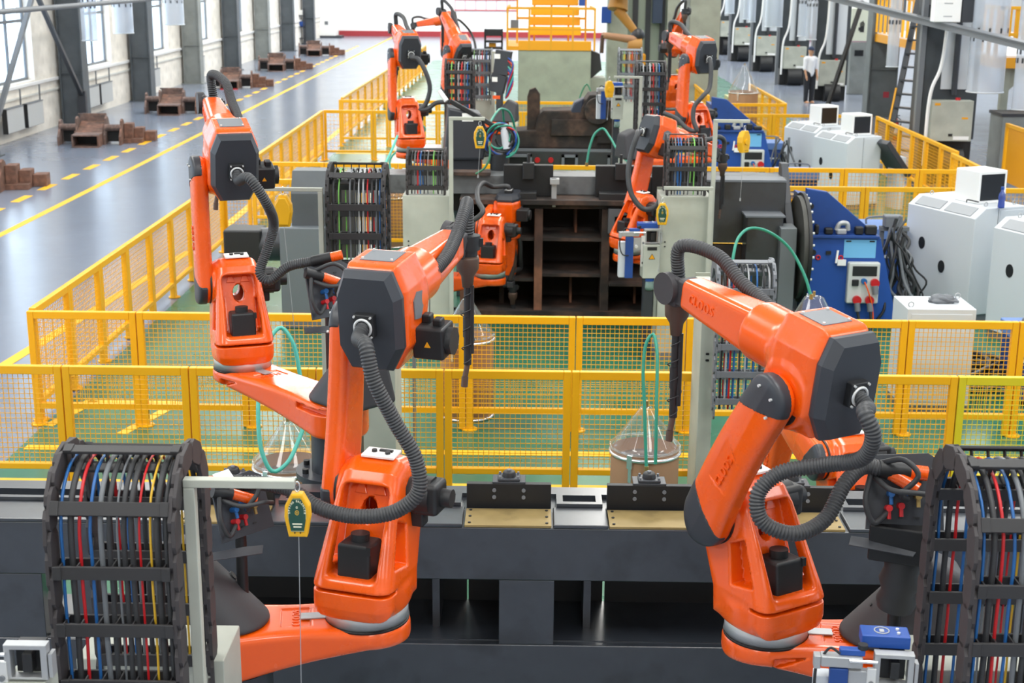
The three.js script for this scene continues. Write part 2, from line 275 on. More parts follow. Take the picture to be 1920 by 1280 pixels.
// steel columns along the window wall
const colSrc = {};
function hcol(name, label, x, z, w, d, h, m, group) {
  const t = thing(name, label, 'column', [x, 0, z], 0, group);
  part('web', bx(-w / 2 + 0.03, w / 2 - 0.03, 0, h, -d / 2, -d / 2 + 0.03), m, t); part('flange', bx(-w / 2, -w / 2 + 0.04, 0, h, -d / 2, d / 2), m, t); part('flange', bx(w / 2 - 0.04, w / 2, 0, h, -d / 2, d / 2), m, t);
  part('face_plate', bx(-w / 2 + 0.04, w / 2 - 0.04, 0, h, d / 2 - 0.10, d / 2 - 0.06), m, t); part('stiffener', bx(-w / 2 + 0.04, w / 2 - 0.04, 1.35, 1.37, -d / 2, d / 2), m, t); part('base_plate', bx(-w / 2 - 0.08, w / 2 + 0.08, 0, 0.03, -d / 2 - 0.08, d / 2 + 0.08), m, t);
  return t;
}
const colM = [M.column, M.column, M.columnLight, M.column, M.columnLight, M.column, M.column];  // paler tone on two columns paints in the light and haze on them
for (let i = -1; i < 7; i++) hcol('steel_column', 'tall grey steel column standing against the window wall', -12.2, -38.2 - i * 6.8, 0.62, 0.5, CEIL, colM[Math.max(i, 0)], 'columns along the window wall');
// radiators below the windows
{
  const r = thing('radiator', 'grey panel radiator fixed below a window', 'radiator', [WX + 0.075, 0, -34.0], 0, 'radiators along the window wall');
  part('panel', bx(0.10, 0.20, 0.27, 0.83, -0.58, 0.58, 0.015), mat(0xb6b8b8, 0.5), r); part('top_grille', bx(0.09, 0.21, 0.83, 0.85, -0.58, 0.58), M.frame, r); part('side_cover', bx(0.09, 0.21, 0.27, 0.85, 0.58, 0.60), M.black, r); part('pipe', tube([[0.08, 0.3, -0.6], [0.08, 0.3, -0.8], [0.04, 0.5, -0.85], [0.04, 1.2, -0.85]], 0.02, 20, 6), M.frame, r); part('bracket', bx(-0.07, 0.11, 0.4, 0.46, -0.3, -0.25), M.frame, r);
  for (const z of [-35.4, -40.2, -41.5, -47.0, -53.6, -60.5, -67.2]) dup(r, [WX + 0.075, 0, z]);
}
// ------------------------------------------------------------------ six-axis welding robots
const font = await new FontLoader().loadAsync('fonts/droid/droid_sans_bold.typeface.json');
function letters(str, size, depth, M4) { const g = new TextGeometry(str, { font, size, depth, curveSegments: 3, bevelEnabled: false }); g.computeBoundingBox(); const b = g.boundingBox; g.translate(-(b.min.x + b.max.x) / 2, -(b.min.y + b.max.y) / 2, 0); if (M4) g.applyMatrix4(M4); return g; }
const RING_R = 0.178, J2Y = 0.50, J2Z = -0.18, L2 = 0.70, ARM_X = -0.205;
const G = {};
const turretSide = [[-0.175, 0.05], [0.172, 0.05], [0.188, 0.10], [0.185, 0.19], [0.16, 0.25], [0.0, 0.565], [-0.05, 0.63], [-0.14, 0.665], [-0.235, 0.65], [-0.30, 0.58], [-0.315, 0.48], [-0.275, 0.34], [-0.185, 0.18]];
G.turret = sdf((x, y, z) => {
  const hw = y < 0.2 ? 0.18 : 0.18 - 0.045 * clamp((y - 0.2) / 0.4, 0, 1);
  let d = smax(sPoly(z, y, turretSide), (Math.abs(x) - hw) * 0.98, 0.07);
  d = smin(d, sCyl(x, z, y - 0.105, 0.182, 0.05, 0.03), 0.03);
  d = smin(d, smax(Math.hypot(y - J2Y, z - J2Z) - 0.135, Math.abs(x + 0.06) - 0.10, 0.02), 0.02);       // shoulder boss on the arm side
  const back = -(z - (0.165 - (y - 0.25) / 3));                                                           // pocket, open to the rear
  const py = y - 0.01; let pk = Math.max(Math.abs(x) - 0.108 - 0.02 * clamp((0.4 - y) / 0.2, 0, 1) * 0.5, 0.215 - py, py - 0.575, -(z - (0.040 - (y - 0.25) * 0.40)));
  pk = smax(pk, sBox(x, y, 0, 0, 0.39, 0, 0.112, 0.19, 0.5, 0.05), 0.02); d = smax(d, -pk, 0.022);
  d = Math.max(d, -Math.max(Math.hypot(x / 0.036, (y - 0.455) / 0.052) * 0.04 - 0.04, -(z + 0.36)));        // oval opening
  d = Math.max(d, -sBox(x, y, z + (y - 0.45) * 0.25, 0, 0.45, -0.165, 0.09, 0.12, 0.072, 0.02));       // hollow inside
  const sw = Math.max(sPoly(z, y, [[-0.04, 0.235], [0.09, 0.26], [0.0, 0.44], [-0.08, 0.40]]), 0.10 - Math.abs(x)); d = smax(d, -sw, 0.012);   // side windows
  const ch = sBox(x, y, z, 0, 0.172, 0, 0.5, 0.004, 0.5, 0.002); if (z > 0.09) d = smax(d, -(ch - 0.003), 0.006);
  return d;
}, [-0.24, 0.03, -0.35], [0.24, 0.70, 0.22], 0.0095);
G.bumps = merge([-1, 1].map(s => { const g = ext([[-0.028, -0.02], [0.028, -0.02], [0.014, 0.02], [-0.014, 0.02]], 0.02, 0.003); g.rotateX(-0.38); g.translate(s * 0.044, 0.54, -0.075); return g; }));
const armBody = (x, y, z) => {
  let d = smax(sCone2(z + 0.02 * Math.sin(clamp(y / L2, 0, 1) * Math.PI), y, L2, 0.125, 0.105), Math.abs(x) - 0.058, 0.045);
  return smax(d, (-0.03 - x) * 0.98 - 0.02 + Math.abs(z) * 0.15, 0.03);
};
G.arm = sdf((x, y, z) => {
  let d = armBody(x, y, z);
  const rec = Math.max(sPoly(z, y, [[-0.06, 0.21], [0.055, 0.21], [0.05, 0.37], [-0.055, 0.42]]), x + 0.043); d = smax(d, -rec, 0.008);
  return d;
}, [-0.09, -0.16, -0.18], [0.09, L2 + 0.14, 0.16], 0.0095);
G.armCapTop = sdf((x, y, z) => Math.max(armBody(x, y, z) - 0.0035, (L2 - 0.055 - y) + z * 0.5, x - 0.02), [-0.09, L2 - 0.2, -0.16], [0.09, L2 + 0.14, 0.16], 0.0085);
G.armCapLow = sdf((x, y, z) => Math.max(armBody(x, y, z) - 0.0035, (y - 0.05) + z * 0.4, x - 0.02), [-0.09, -0.16, -0.16], [0.09, 0.2, 0.16], 0.0085);
G.armText = letters('CLOOS', 0.036, 0.006, mul(T(-0.043, 0.295, 0), RY(-Math.PI / 2), RZ(Math.PI / 2)));
const octa = (w, h, c) => [[-w, -h + c], [-w * 0.62, -h], [w * 0.62, -h], [w, -h + c], [w, h - c], [w * 0.72, h], [-w * 0.72, h], [-w, h - c]];
G.head = sdf((x, y, z) => {
  let d = smax(sPoly(x, y, octa(0.150, 0.228, 0.105)), Math.abs(z - 0.03) - 0.135, 0.05);
  d = smin(d, smax(Math.hypot(x, y - 0.045) - 0.128, Math.abs(z + 0.18) - 0.155, 0.03), 0.06);
  d = smin(d, smax(Math.hypot(y + 0.10, z) - 0.13, Math.abs(x + 0.08) - 0.066, 0.02), 0.04);
  return d;
}, [-0.21, -0.27, -0.38], [0.21, 0.28, 0.2], 0.0095);
G.capPlate = (() => { const g = new THREE.ExtrudeGeometry(shapeOf(octa(0.143, 0.212, 0.105)), { depth: 0.02, bevelEnabled: true, bevelThickness: 0.045, bevelSize: 0.022, bevelOffset: -0.02, bevelSegments: 1 }); g.translate(0, 0, 0.165); return boxUV(g); })();
G.upper = sdf((x, y, z) => {
  const t = clamp((-z - 0.30) / 0.50, 0, 1), hx = 0.088 - 0.026 * t, hy = 0.10 - 0.03 * t;
  let d = smax(smax(Math.abs(x) - hx, Math.abs(y - 0.045) - hy, 0.035), Math.abs(z + 0.545) - 0.255, 0.02);
  d = smax(d, -Math.max(Math.abs(y - 0.05) - 0.035, 0.066 - x, Math.abs(z + 0.56) - 0.13), 0.015);
  return d;
}, [-0.12, -0.09, -0.83], [0.12, 0.18, -0.26], 0.0085);
G.upperText = letters('CLOOS', 0.042, 0.006, mul(T(-0.069, 0.05, -0.64), RY(-Math.PI / 2 - 0.04)));
G.headPlate = merge([bx(-0.075, 0.075, 0.226, 0.232, -0.05, 0.09, 0.002)]);
G.sidePlate = (() => { const g = ext([[-0.045, -0.05], [0.02, -0.065], [0.05, -0.02], [0.045, 0.05], [-0.01, 0.06], [-0.05, 0.03]], 0.006); g.rotateY(Math.PI / 2); g.translate(0.152, 0.03, 0.03); return g; })();
G.screws = merge([[-0.065, -0.04], [0.065, -0.04], [-0.065, 0.08], [0.065, 0.08]].map(([x, z]) => cy(0.006, 0.008, x, 0.235, z, 'y', 8)));
G.headMotor = merge([bx(0.13, 0.27, -0.20, -0.06, -0.07, 0.07, 0.012), bx(0.15, 0.19, -0.065, -0.025, -0.05, 0.0, 0.008), bx(0.21, 0.25, -0.065, -0.03, -0.02, 0.03, 0.008), cy(0.062, 0.03, 0.28, -0.13, 0, 'x', 8)]);
G.headTri = (() => { const g = ext([[-0.014, -0.012], [0.014, -0.012], [0, 0.013]], 0.003); g.translate(0.2, -0.13, 0.072); return g; })();
G.connector = merge([bx(-0.045, 0.045, -0.05, 0.05, 0.225, 0.265, 0.006)]);
G.connRing = (() => { const g = new THREE.TorusGeometry(0.036, 0.006, 8, 24); g.translate(0, -0.005, 0.267); return g; })();
G.connScrews = merge([[-0.036, 0.042], [0.036, 0.042], [-0.036, -0.042], [0.036, -0.042]].map(([x, y]) => cy(0.005, 0.01, x, y, 0.268, 'z', 8)));
G.motor = merge([bx(-0.075, 0.075, 0, 0.155, -0.075, 0.075, 0.014), cy(0.04, 0.035, 0, 0.17, 0, 'y', 16), bx(-0.08, -0.06, 0.12, 0.155, -0.08, -0.06), bx(0.06, 0.08, 0.12, 0.155, 0.06, 0.08)]);
G.shoulderMotor = merge([cy(0.085, 0.10, 0.19, J2Y, J2Z, 'x', 10), bx(0.16, 0.28, J2Y - 0.07, J2Y + 0.07, J2Z - 0.07, J2Z + 0.07, 0.02), cy(0.04, 0.05, 0.30, J2Y, J2Z, 'x', 16), bx(0.15, 0.21, J2Y - 0.13, J2Y - 0.06, J2Z - 0.02, J2Z + 0.05, 0.01)]);
G.tagPlate = merge([bx(-0.075, 0.075, 0.0, 0.012, -0.045, 0.045, 0.003)]);
G.tagBolts = merge([cy(0.012, 0.012, -0.03, 0.016, 0, 'y', 8), cy(0.012, 0.012, 0.035, 0.016, 0.01, 'y', 8), bx(-0.01, 0.05, 0.012, 0.02, -0.02, -0.005)]);
G.ring = lathe([[0, 0], [RING_R, 0], [RING_R, 0.055], [RING_R - 0.004, 0.06], [0, 0.06]], 48);
G.gasket = lathe([[0, -0.012], [RING_R + 0.004, -0.012], [RING_R + 0.004, 0], [0, 0]], 48);
G.wrist = merge([bx(-0.055, 0.055, -0.02, 0.10, -0.855, -0.775, 0.012), bx(-0.06, -0.03, -0.035, 0.105, -0.935, -0.835, 0.012), cy(0.072, 0.035, -0.065, 0.04, -0.895, 'x', 24), bx(-0.03, 0.05, -0.05, 0.06, -0.945, -0.865, 0.012)]);
G.torchHead = merge([cy(0.062, 0.07, 0, -0.02, 0, 'y', 12), cy(0.048, 0.03, 0, -0.07, 0), bx(0.05, 0.075, -0.04, 0.0, -0.015, 0.015)]);
G.torchBell = lathe([[0, -0.085], [0.052, -0.085], [0.056, -0.10], [0.054, -0.15], [0.032, -0.185], [0.026, -0.24], [0, -0.24]], 20);
G.torchNeck = merge([cy(0.019, 0.40, 0, -0.43, 0, 'y', 12), cy(0.023, 0.10, 0, -0.44, 0, 'y', 12), cy(0.012, 0.34, 0.02, -0.40, 0.012, 'y', 8)]);
G.torchTip = merge([rod(V(0, -0.62, 0), V(-0.012, -0.69, 0.01), 0.014, 10), rod(V(-0.012, -0.69, 0.01), V(-0.016, -0.74, 0.014), 0.017, 12)]);
G.torchWire = tube(Array.from({ length: 40 }, (_, i) => [0.026 * Math.cos(i * 0.7) + 0.008 * Math.sin(i * 0.31), -0.25 - i * 0.0095, 0.026 * Math.sin(i * 0.7)]), 0.003, 120, 5);

function boomGeo(len, seedk = 0) {          // along +x from the ring (0) to the pivot (len)
  return memo('boom' + len, () => sdf((x, y, z) => {
    const t = clamp(x / len, 0, 1), r = 0.187 + 0.0 * t, cx = x - t * len;
    let d = smax(Math.hypot(cx, z) - r + (t > 0 && t < 1 ? 0.035 * Math.sin(t * Math.PI) : 0), Math.max(y, -(y + 0.13 + 0.10 * t)), 0.04);
    const lowTaper = -(y + 0.11 + 0.13 * t) + 0.16 * clamp(Math.abs(z) - 0.06, 0, 0.2); d = smax(d, lowTaper, 0.04);
    const rec = Math.max(Math.abs(x - 0.30) - 0.062, Math.abs(z) - 0.085, -(y + 0.006)); d = smax(d, -rec, 0.006);
    const slot = Math.max(Math.abs(x - len + 0.02) - 0.15, Math.abs(y + 0.05) - 0.016, 0.14 - z); d = smax(d, -slot, 0.006);
    const tri = Math.max(sPoly(x, y, [[0.02, -0.05], [0.17, -0.05], [0.02, -0.10]].map(q => q)), 0.145 - z); d = smax(d, -tri, 0.008);
    return d;
  }, [-0.22, -0.30, -0.22], [len + 0.22, 0.03, 0.22], 0.011));
}
G.cowl = sdf((x, y, z) => {                  // sloped half-round cover over the boom pivot
  const h = clamp(y / 0.42, 0, 1), r = 0.185 - 0.105 * h, cx = x - 0.02 - y * 0.62;
  let d = smax((cx < 0 ? Math.hypot(cx, z) : Math.abs(z)) * 0.85 - r * 0.85, Math.max(-y, y - 0.36 + cx * 0.35), 0.03);
  return smax(d, x - 0.34, 0.03);
}, [-0.25, -0.03, -0.22], [0.38, 0.44, 0.22], 0.011);
G.cowlHole = merge([cy(0.02, 0.01, 0, 0, 0, 'y', 14), cy(0.007, 0.012, -0.05, 0, 0.0, 'y', 10)]);
G.boomText = letters('CLOOS', 0.034, 0.006, mul(T(0.30, -0.008, 0), RX(-Math.PI / 2), RZ(-Math.PI / 2)));
G.bracket = merge([bx(0.14, 0.28, 0.0, 0.005, -0.028, 0.028)]);

function robot(o) {
  const t = thing('welding_robot', o.label, 'robot', o.pos, 0, undefined), I4 = new THREE.Matrix4(), near = !!o.near;
  const fwd = RY(o.yaw), inv = T(-o.pos.x, -o.pos.y, -o.pos.z);
  const local = p => p.clone().sub(o.pos);
  // boom, its pivot cover and the pedestal that carries it
  const B = RY(o.boomYaw), len = o.boomLen;
  const boom = part('swing_boom', boomGeo(len), M.orange, t, B);
  part('raised_lettering', G.boomText, M.orange, boom);
  part('bracket_plate', G.bracket, M.steelDull, boom);
  if (o.pedestal !== false) {
    const ped = part('pedestal', merge([cy(0.155, 0.24, len, -0.33, 0, 'y', 32), cy(0.25, 0.035, len, -0.46, 0, 'y', 32), cy(0.20, 0.05, len, -0.50, 0, 'y', 32, 0.22)]), M.charcoal, t, B);
    for (let i = 0; i < 8; i++) part('flange_bolt', cyl(0.02, 0.03, 6), M.black, ped, [len + 0.205 * Math.cos(i * Math.PI / 4 + 0.3), -0.43, 0.205 * Math.sin(i * Math.PI / 4 + 0.3)]);
    const fh = Math.max(0.05, o.pos.y - 0.52 - (o.pedFoot ?? 0));
    part('pedestal_column', merge([ext([[-0.17, 0], [0.17, 0], [0.11, -0.34], [-0.11, -0.34]], 0.3, 0.01), bx(-0.11, 0.11, -fh, -0.33, -0.12, 0.12, 0.01)]), o.pedMat ?? mat(0x2d3f3f, 0.5), t, mul(B, T(len, -0.52, 0)));
  }
  const cowlM = mul(B, T(len, 0.0, 0), RY(o.cowlTurn ?? 0));
  const cw = part('pivot_cover', G.cowl, M.charcoalDull, t, cowlM);
  part('cover_hole', G.cowlHole, M.black, cw, mul(T(-0.0, 0.19, 0.03), RZ(0.95)));
  // turning head of the base
  part('gasket', G.gasket, M.black, t);
  part('base_ring', G.ring, M.steel, t, null, null, 'bright machined steel ring');
  const tur = part('turret', G.turret, M.orange, t, fwd);
  part('casting_bump', G.bumps, M.orange, tur);
  part('drain_hole', cy(0.011, 0.01, 0.0, 0.135, 0.186, 'z', 12), M.black, tur);
  part('turret_motor', G.motor, M.black, t, mul(fwd, T(0, 0.205, 0.062), RX(-0.06)));
  const sm = part('shoulder_motor', G.shoulderMotor, M.black, t, fwd);
  const tag = part('tag_plate', G.tagPlate, M.paper, t, mul(fwd, T(0.01, 0.668, -0.16), RX(0.08)));
  part('tag_bolt', G.tagBolts, M.black, tag);
  // lower arm
  const A = mul(fwd, T(ARM_X, J2Y, J2Z), RX(-o.a2));
  const arm = part('lower_arm', G.arm, M.orange, t, A);
  if (near) part('raised_lettering', G.armText, M.orange, arm);
  part('arm_cap', G.armCapTop, M.charcoal, t, A); part('arm_cap', G.armCapLow, M.charcoal, t, A);
  part('joint_seal', cy(0.112, 0.05, 0.075, L2, 0, 'x', 28), M.black, t, A); part('joint_seal', cy(0.128, 0.05, 0.062, 0, 0, 'x', 28), M.black, t, A);
  for (const [y, z] of [[0.05, -0.04], [0.05, 0.04], [-0.03, 0.06]]) part('cap_screw', cy(0.006, 0.01, -0.050, L2 + y, z, 'x', 8), M.steel, t, A);
  // upper arm
  const j3 = V(0, L2, 0).applyMatrix4(A); const off = V(-ARM_X, 0, 0).applyMatrix4(RY(o.yaw)); j3.add(off);
  const H = mul(T(j3.x, j3.y, j3.z), fwd, RX(o.a3), T(0, 0.10, 0));
  const head = part('elbow_housing', G.head, M.orange, t, H);
  part('access_plate', G.headPlate, M.frame, head); part('plate_screw', G.screws, M.steel, head); part('side_plate', G.sidePlate, M.frame, head);
  part('elbow_motor', G.headMotor, M.black, t, H); 
  if (near) part('warning_mark', G.headTri, M.amber, head);
  const cap = part('rear_cover', G.capPlate, M.charcoal, t, H, null, 'dark grey eight-sided rear cover');
  const con = part('hose_connector', G.connector, M.black, t, H); part('connector_ring', G.connRing, M.steel, con); part('connector_screw', G.connScrews, M.steel, con);
  const up = part('upper_arm', G.upper, M.orange, t, H);
  part('raised_lettering', G.upperText, M.orange, up);
  const wristM = mul(H, T(0, 0.04, 0), RZ(o.roll ?? 0), T(0, -0.04, 0));
  part('wrist', G.wrist, M.charcoalDull, t, wristM);
  // torch, hung from the wrist
  const w = V(o.torchSide ?? 0.03, 0.04, -0.935).applyMatrix4(wristM);
  const Q = mul(T(w.x, w.y, w.z), o.torchRot ?? I4);
  part('torch_clamp', G.torchHead, M.black, t, Q); part('torch_bell', G.torchBell, M.brownMetal, t, Q);
  part('torch_neck', G.torchNeck, M.black, t, Q); part('torch_tip', G.torchTip, M.brownMetal, t, Q); if (near) part('torch_wire', G.torchWire, M.cableDark, t, Q);
  // hoses
  const c0 = V(0, -0.005, 0.255).applyMatrix4(H), c1 = V(0, -0.03, 0.31).applyMatrix4(H);
  if (o.hose) part('cable_hose', (near ? corrugated : (p, r) => tube(p, r, 60, 10))([c0, c1, ...o.hose.map(local)], o.hoseR ?? 0.0295), M.hose, t);
  const hs = o.hoseSide ?? 1;
  const hp = [[0.09 * hs, 0.06, -0.26], [0.112 * hs, 0.10, -0.42], [0.10 * hs, 0.15, -0.60], [0.085 * hs, 0.22, -0.76]].map(p => V(...p).applyMatrix4(H));
  const top = w.clone().add(V(0, 0.02, 0)), mid = w.clone().add(V(...(o.hoseArch ?? [0, 0.17, 0.03])));
  part('torch_hose', (near ? corrugated : (p, r) => tube(p, r, 50, 10))([...hp, mid, top], 0.029), M.hose, t);
  if (o.plug) { // connectors at the far end of the hose
    const e = local(o.hose[o.hose.length - 1]), d = e.clone().sub(local(o.hose[o.hose.length - 2])).normalize();
    const a = e.clone(), b = e.clone().addScaledVector(d, 0.12), c = e.clone().addScaledVector(d, 0.19);
    part('hose_sleeve', rod(a, b, 0.034, 14), M.black, t); part('orange_plug', rod(b, c, 0.03, 12), M.orange, t);
  }
  return t;
}
const D2R = Math.PI / 180, AT = l => l.map(p => at(...p));
robot({ near: true, label: 'orange welding robot with torch hanging straight down, beside the lettered yellow balancer', pos: at(688, 1150, 6.1), yaw: -17 * D2R, a2: 9 * D2R, a3: 6 * D2R, boomYaw: Math.PI + 8 * D2R, boomLen: 0.56,
  hose: AT([[686, 650, 5.60], [700, 710, 5.60], [740, 790, 5.65], [780, 862, 5.68], [784, 922, 5.70], [742, 958, 5.72], [670, 968, 5.75], [600, 952, 5.80], [545, 918, 5.85], [480, 905, 5.90], [455, 905, 5.90]]), plug: true, roll: -0.2 });
robot({ near: true, label: 'orange welding robot with leaning lower arm and hose looping across its turret', pos: at(1436, 1180, 6.1), yaw: 32 * D2R, a2: -30 * D2R, a3: 8 * D2R, boomYaw: -4 * D2R, boomLen: 0.46,
  hose: AT([[1622, 775, 5.2], [1637, 815, 5.2], [1618, 858, 5.28], [1540, 872, 5.40], [1460, 888, 5.45], [1422, 925, 5.45], [1428, 975, 5.45], [1485, 1000, 5.45], [1545, 975, 5.50], [1585, 905, 5.55], [1620, 875, 5.60], [1648, 878, 5.60]]), plug: true });
robot({ near: true, label: 'orange welding robot standing by the round-backed balancer, before the dark tailstock', pos: at(455, 684, 9.0), yaw: 20 * D2R, a2: 0, a3: 14 * D2R, boomYaw: -44 * D2R, boomLen: 0.95,
  hose: AT([[468, 335, 8.35], [498, 378, 8.4], [513, 425, 8.65], [500, 470, 8.70], [488, 512, 8.70], [503, 526, 8.70], [540, 500, 8.70], [585, 490, 8.70]]), plug: true });
robot({ label: 'orange welding robot mostly hidden behind the robot with looping hose', pos: at(1600, 1020, 8.7), yaw: 15 * D2R, a2: 70 * D2R, a3: -75 * D2R, boomYaw: 10 * D2R, boomLen: 0.8 });
robot({ label: 'low orange welding robot reaching down into the ribbed workpiece', pos: at(918, 516, 16.3), yaw: -12 * D2R, a2: 84 * D2R, a3: -86 * D2R, boomYaw: Math.PI - 6 * D2R, boomLen: 0.6,
  hose: AT([[924, 350, 17.0], [908, 343, 16.8], [896, 355, 16.4], [897, 378, 16.0], [905, 398, 15.8], [892, 410, 15.8], [872, 416, 15.8]]) });
robot({ label: 'orange welding robot folded sideways, its hose bowed beside a lettered balancer', pos: at(1180, 472, 16.2), yaw: -58 * D2R, a2: 14 * D2R, a3: -18 * D2R, boomYaw: 4 * D2R, boomLen: 0.5,
  hose: AT([[1196, 250, 15.6], [1183, 290, 15.6], [1178, 330, 15.6], [1186, 368, 15.6], [1208, 392, 15.6], [1228, 388, 15.6], [1240, 368, 15.7]]) });
robot({ label: 'orange welding robot before the side fence with boom to the dark pivot housing', pos: at(769, 282, 18.6), yaw: 16 * D2R, a2: -3 * D2R, a3: 12 * D2R, boomYaw: -25 * D2R, boomLen: 0.85,
  hose: AT([[783, 110, 18.1], [798, 135, 18.1], [806, 165, 18.15], [798, 195, 18.2], [788, 205, 18.2], [800, 205, 18.2], [818, 193, 18.2], [838, 191, 18.2]]) });
robot({ label: 'orange welding robot in front of the broad pale gantry column', pos: at(1312, 290, 18.8), yaw: 22 * D2R, a2: -4 * D2R, a3: 10 * D2R, boomYaw: Math.PI + 25 * D2R, boomLen: 0.85, 
  hose: AT([[1330, 165, 18.3], [1318, 180, 18.2], [1302, 200, 18.2], [1300, 225, 18.2], [1306, 245, 18.2], [1290, 242, 18.3], [1268, 222, 18.4], [1245, 212, 18.5]]) });
robot({ label: 'orange welding robot raising its arm behind the black chain, third cell', pos: at(862, 225, 25.2), yaw: 30 * D2R, a2: -8 * D2R, a3: 38 * D2R, boomYaw: -10 * D2R, boomLen: 0.7, hose: AT([[880, 115, 24.6], [886, 140, 24.6], [884, 165, 24.8]]) });
robot({ label: 'orange welding robot seen small with its head against the white end wall', pos: at(853, 138, 36), yaw: 75 * D2R, a2: 0, a3: -10 * D2R, boomYaw: 0, boomLen: 0.6, hose: AT([[882, 60, 36], [890, 80, 36], [892, 95, 36]]) });
robot({ label: 'reddish orange welding robot seen from its torch side, third cell', pos: at(1256, 205, 27.5), yaw: 195 * D2R, a2: -10 * D2R, a3: 40 * D2R, boomYaw: Math.PI, boomLen: 0.6 });
// ------------------------------------------------------------------ safety fences
const meshCache = {};
function wireMesh(w, h, step, r = 0.0022) {
  return memo(`wm${w.toFixed(3)},${h.toFixed(3)},${step}`, () => { const g = []; const nx = Math.max(1, Math.round(w / step)), ny = Math.max(1, Math.round(h / step));
    for (let i = 1; i < nx; i++) g.push(bx(i * w / nx - r, i * w / nx + r, 0, h, -r, r)); for (let j = 1; j < ny; j++) g.push(bx(0, w, j * h / ny - r, j * h / ny + r, -r, r)); return merge(g); });
}
function fence(label, p0, p1, bays, o = {}) {
  const h = o.h ?? 1.1, lo = o.lo ?? 0.22, m = o.mat ?? M.yellow, post = o.post ?? 0.06, step = o.step ?? 0.042, wireR = o.wireR ?? 0.0024;
  const d = p1.clone().sub(p0), L = d.length(), t = thing('safety_fence', label, 'fence', [p0.x, 0, p0.z], -Math.atan2(d.z, d.x)), w = L / bays;
  for (let i = 0; i < bays; i++) {
    const x0 = i * w + 0.004, x1 = (i + 1) * w - 0.004, mm = o.mats?.[i] ?? m;
    part('post', bx(x0, x0 + post, 0.012, h, -0.03, 0.03, 0.006), mm, t); part('post', bx(x1 - post, x1, 0.012, h, -0.03, 0.03, 0.006), mm, t);
    part('top_rail', bx(x0 + post, x1 - post, h - 0.07, h, -0.03, 0.03, 0.006), mm, t); part('bottom_rail', bx(x0 + post, x1 - post, lo - 0.05, lo, -0.03, 0.03, 0.006), mm, t);
    const wm = part('wire_mesh', wireMesh(w - 0.008 - 2 * post, h - 0.07 - lo, step, wireR), mm, t, [x0 + post, lo, 0]); wm.userData.kind = 'stuff';
    part('foot', cyl(0.075, 0.012, 16), mm, t, [x0 + 0.03, 0.010, 0]);
  }
  part('foot', cyl(0.075, 0.012, 16), m, t, [L - 0.04, 0.010, 0]);
  return t;
}
fence('yellow mesh fence between the hollow dark beam and the clear-coned drums', V(-6.87, 0, -11.0), V(1.37, 0, -11.02), 8, { h: 1.05 });
fence('yellow mesh fence with greenish posts in front of the low grey cabinet', V(2.4, 0, -11.0), V(7.57, 0, -11.0), 5, { h: 1.05, mats: [M.yellow, M.yellowGreen, M.yellowGreen, M.yellow, M.yellow] });
fence('long yellow mesh fence in front of the ribbed steel workpiece and blue headstock', V(-4.63, 0, -12.65), V(7.49, 0, -12.65), 12, {});
fence('yellow side fence along the grey aisle, beside the dark tailstock', V(-4.62, 0, -12.75), V(-4.62, 0, -21.0), 8, { step: 0.05 });
fence('yellow mesh fence behind the dark tailstock, at the aisle', V(-4.62, 0, -21.05), V(-1.4, 0, -21.05), 3, { step: 0.05 });
fence('yellow mesh fence behind the blue headstock with socket box', V(2.4, 0, -20.85), V(7.4, 0, -20.85), 4, { step: 0.06 });
fence('yellow mesh fence in front of the brown casting', V(-4.55, 0, -22.95), V(7.4, 0, -22.8), 10, { step: 0.06 });
fence('yellow side fence along the grey aisle at the second cell', V(-4.62, 0, -23.05), V(-4.62, 0, -31.4), 8, { step: 0.07, wireR: 0.003 });
fence('yellow mesh fence behind the brown casting', V(-4.6, 0, -31.5), V(7.45, 0, -31.5), 11, { step: 0.08, wireR: 0.003 });
fence('yellow mesh fence before the green-grey gantry base', V(-4.6, 0, -34.0), V(6.0, 0, -34.0), 9, { step: 0.09, wireR: 0.003 });
fence('yellow side fence along the grey aisle toward the end wall', V(-4.6, 0, -34.6), V(-4.3, 0, -58), 16, { step: 0.1, wireR: 0.004 });
fence('yellow side fence with the fire extinguisher behind it', V(7.5, 0, -25.2), V(7.5, 0, -31.3), 6, { step: 0.06 });
fence('short yellow side fence below the machine beside the ladder', V(7.3, 0, -22.9), V(7.35, 0, -25.0), 3, { step: 0.06 });
fence('yellow fence enclosing the third controller, aisle side', V(6.0, 0, -34.1), V(6.0, 0, -40), 5, { step: 0.1, wireR: 0.004 });
fence('yellow fence by the stacked pale boxes', V(4.4, 0, -36), V(4.6, 0, -52), 10, { step: 0.12, wireR: 0.005 });

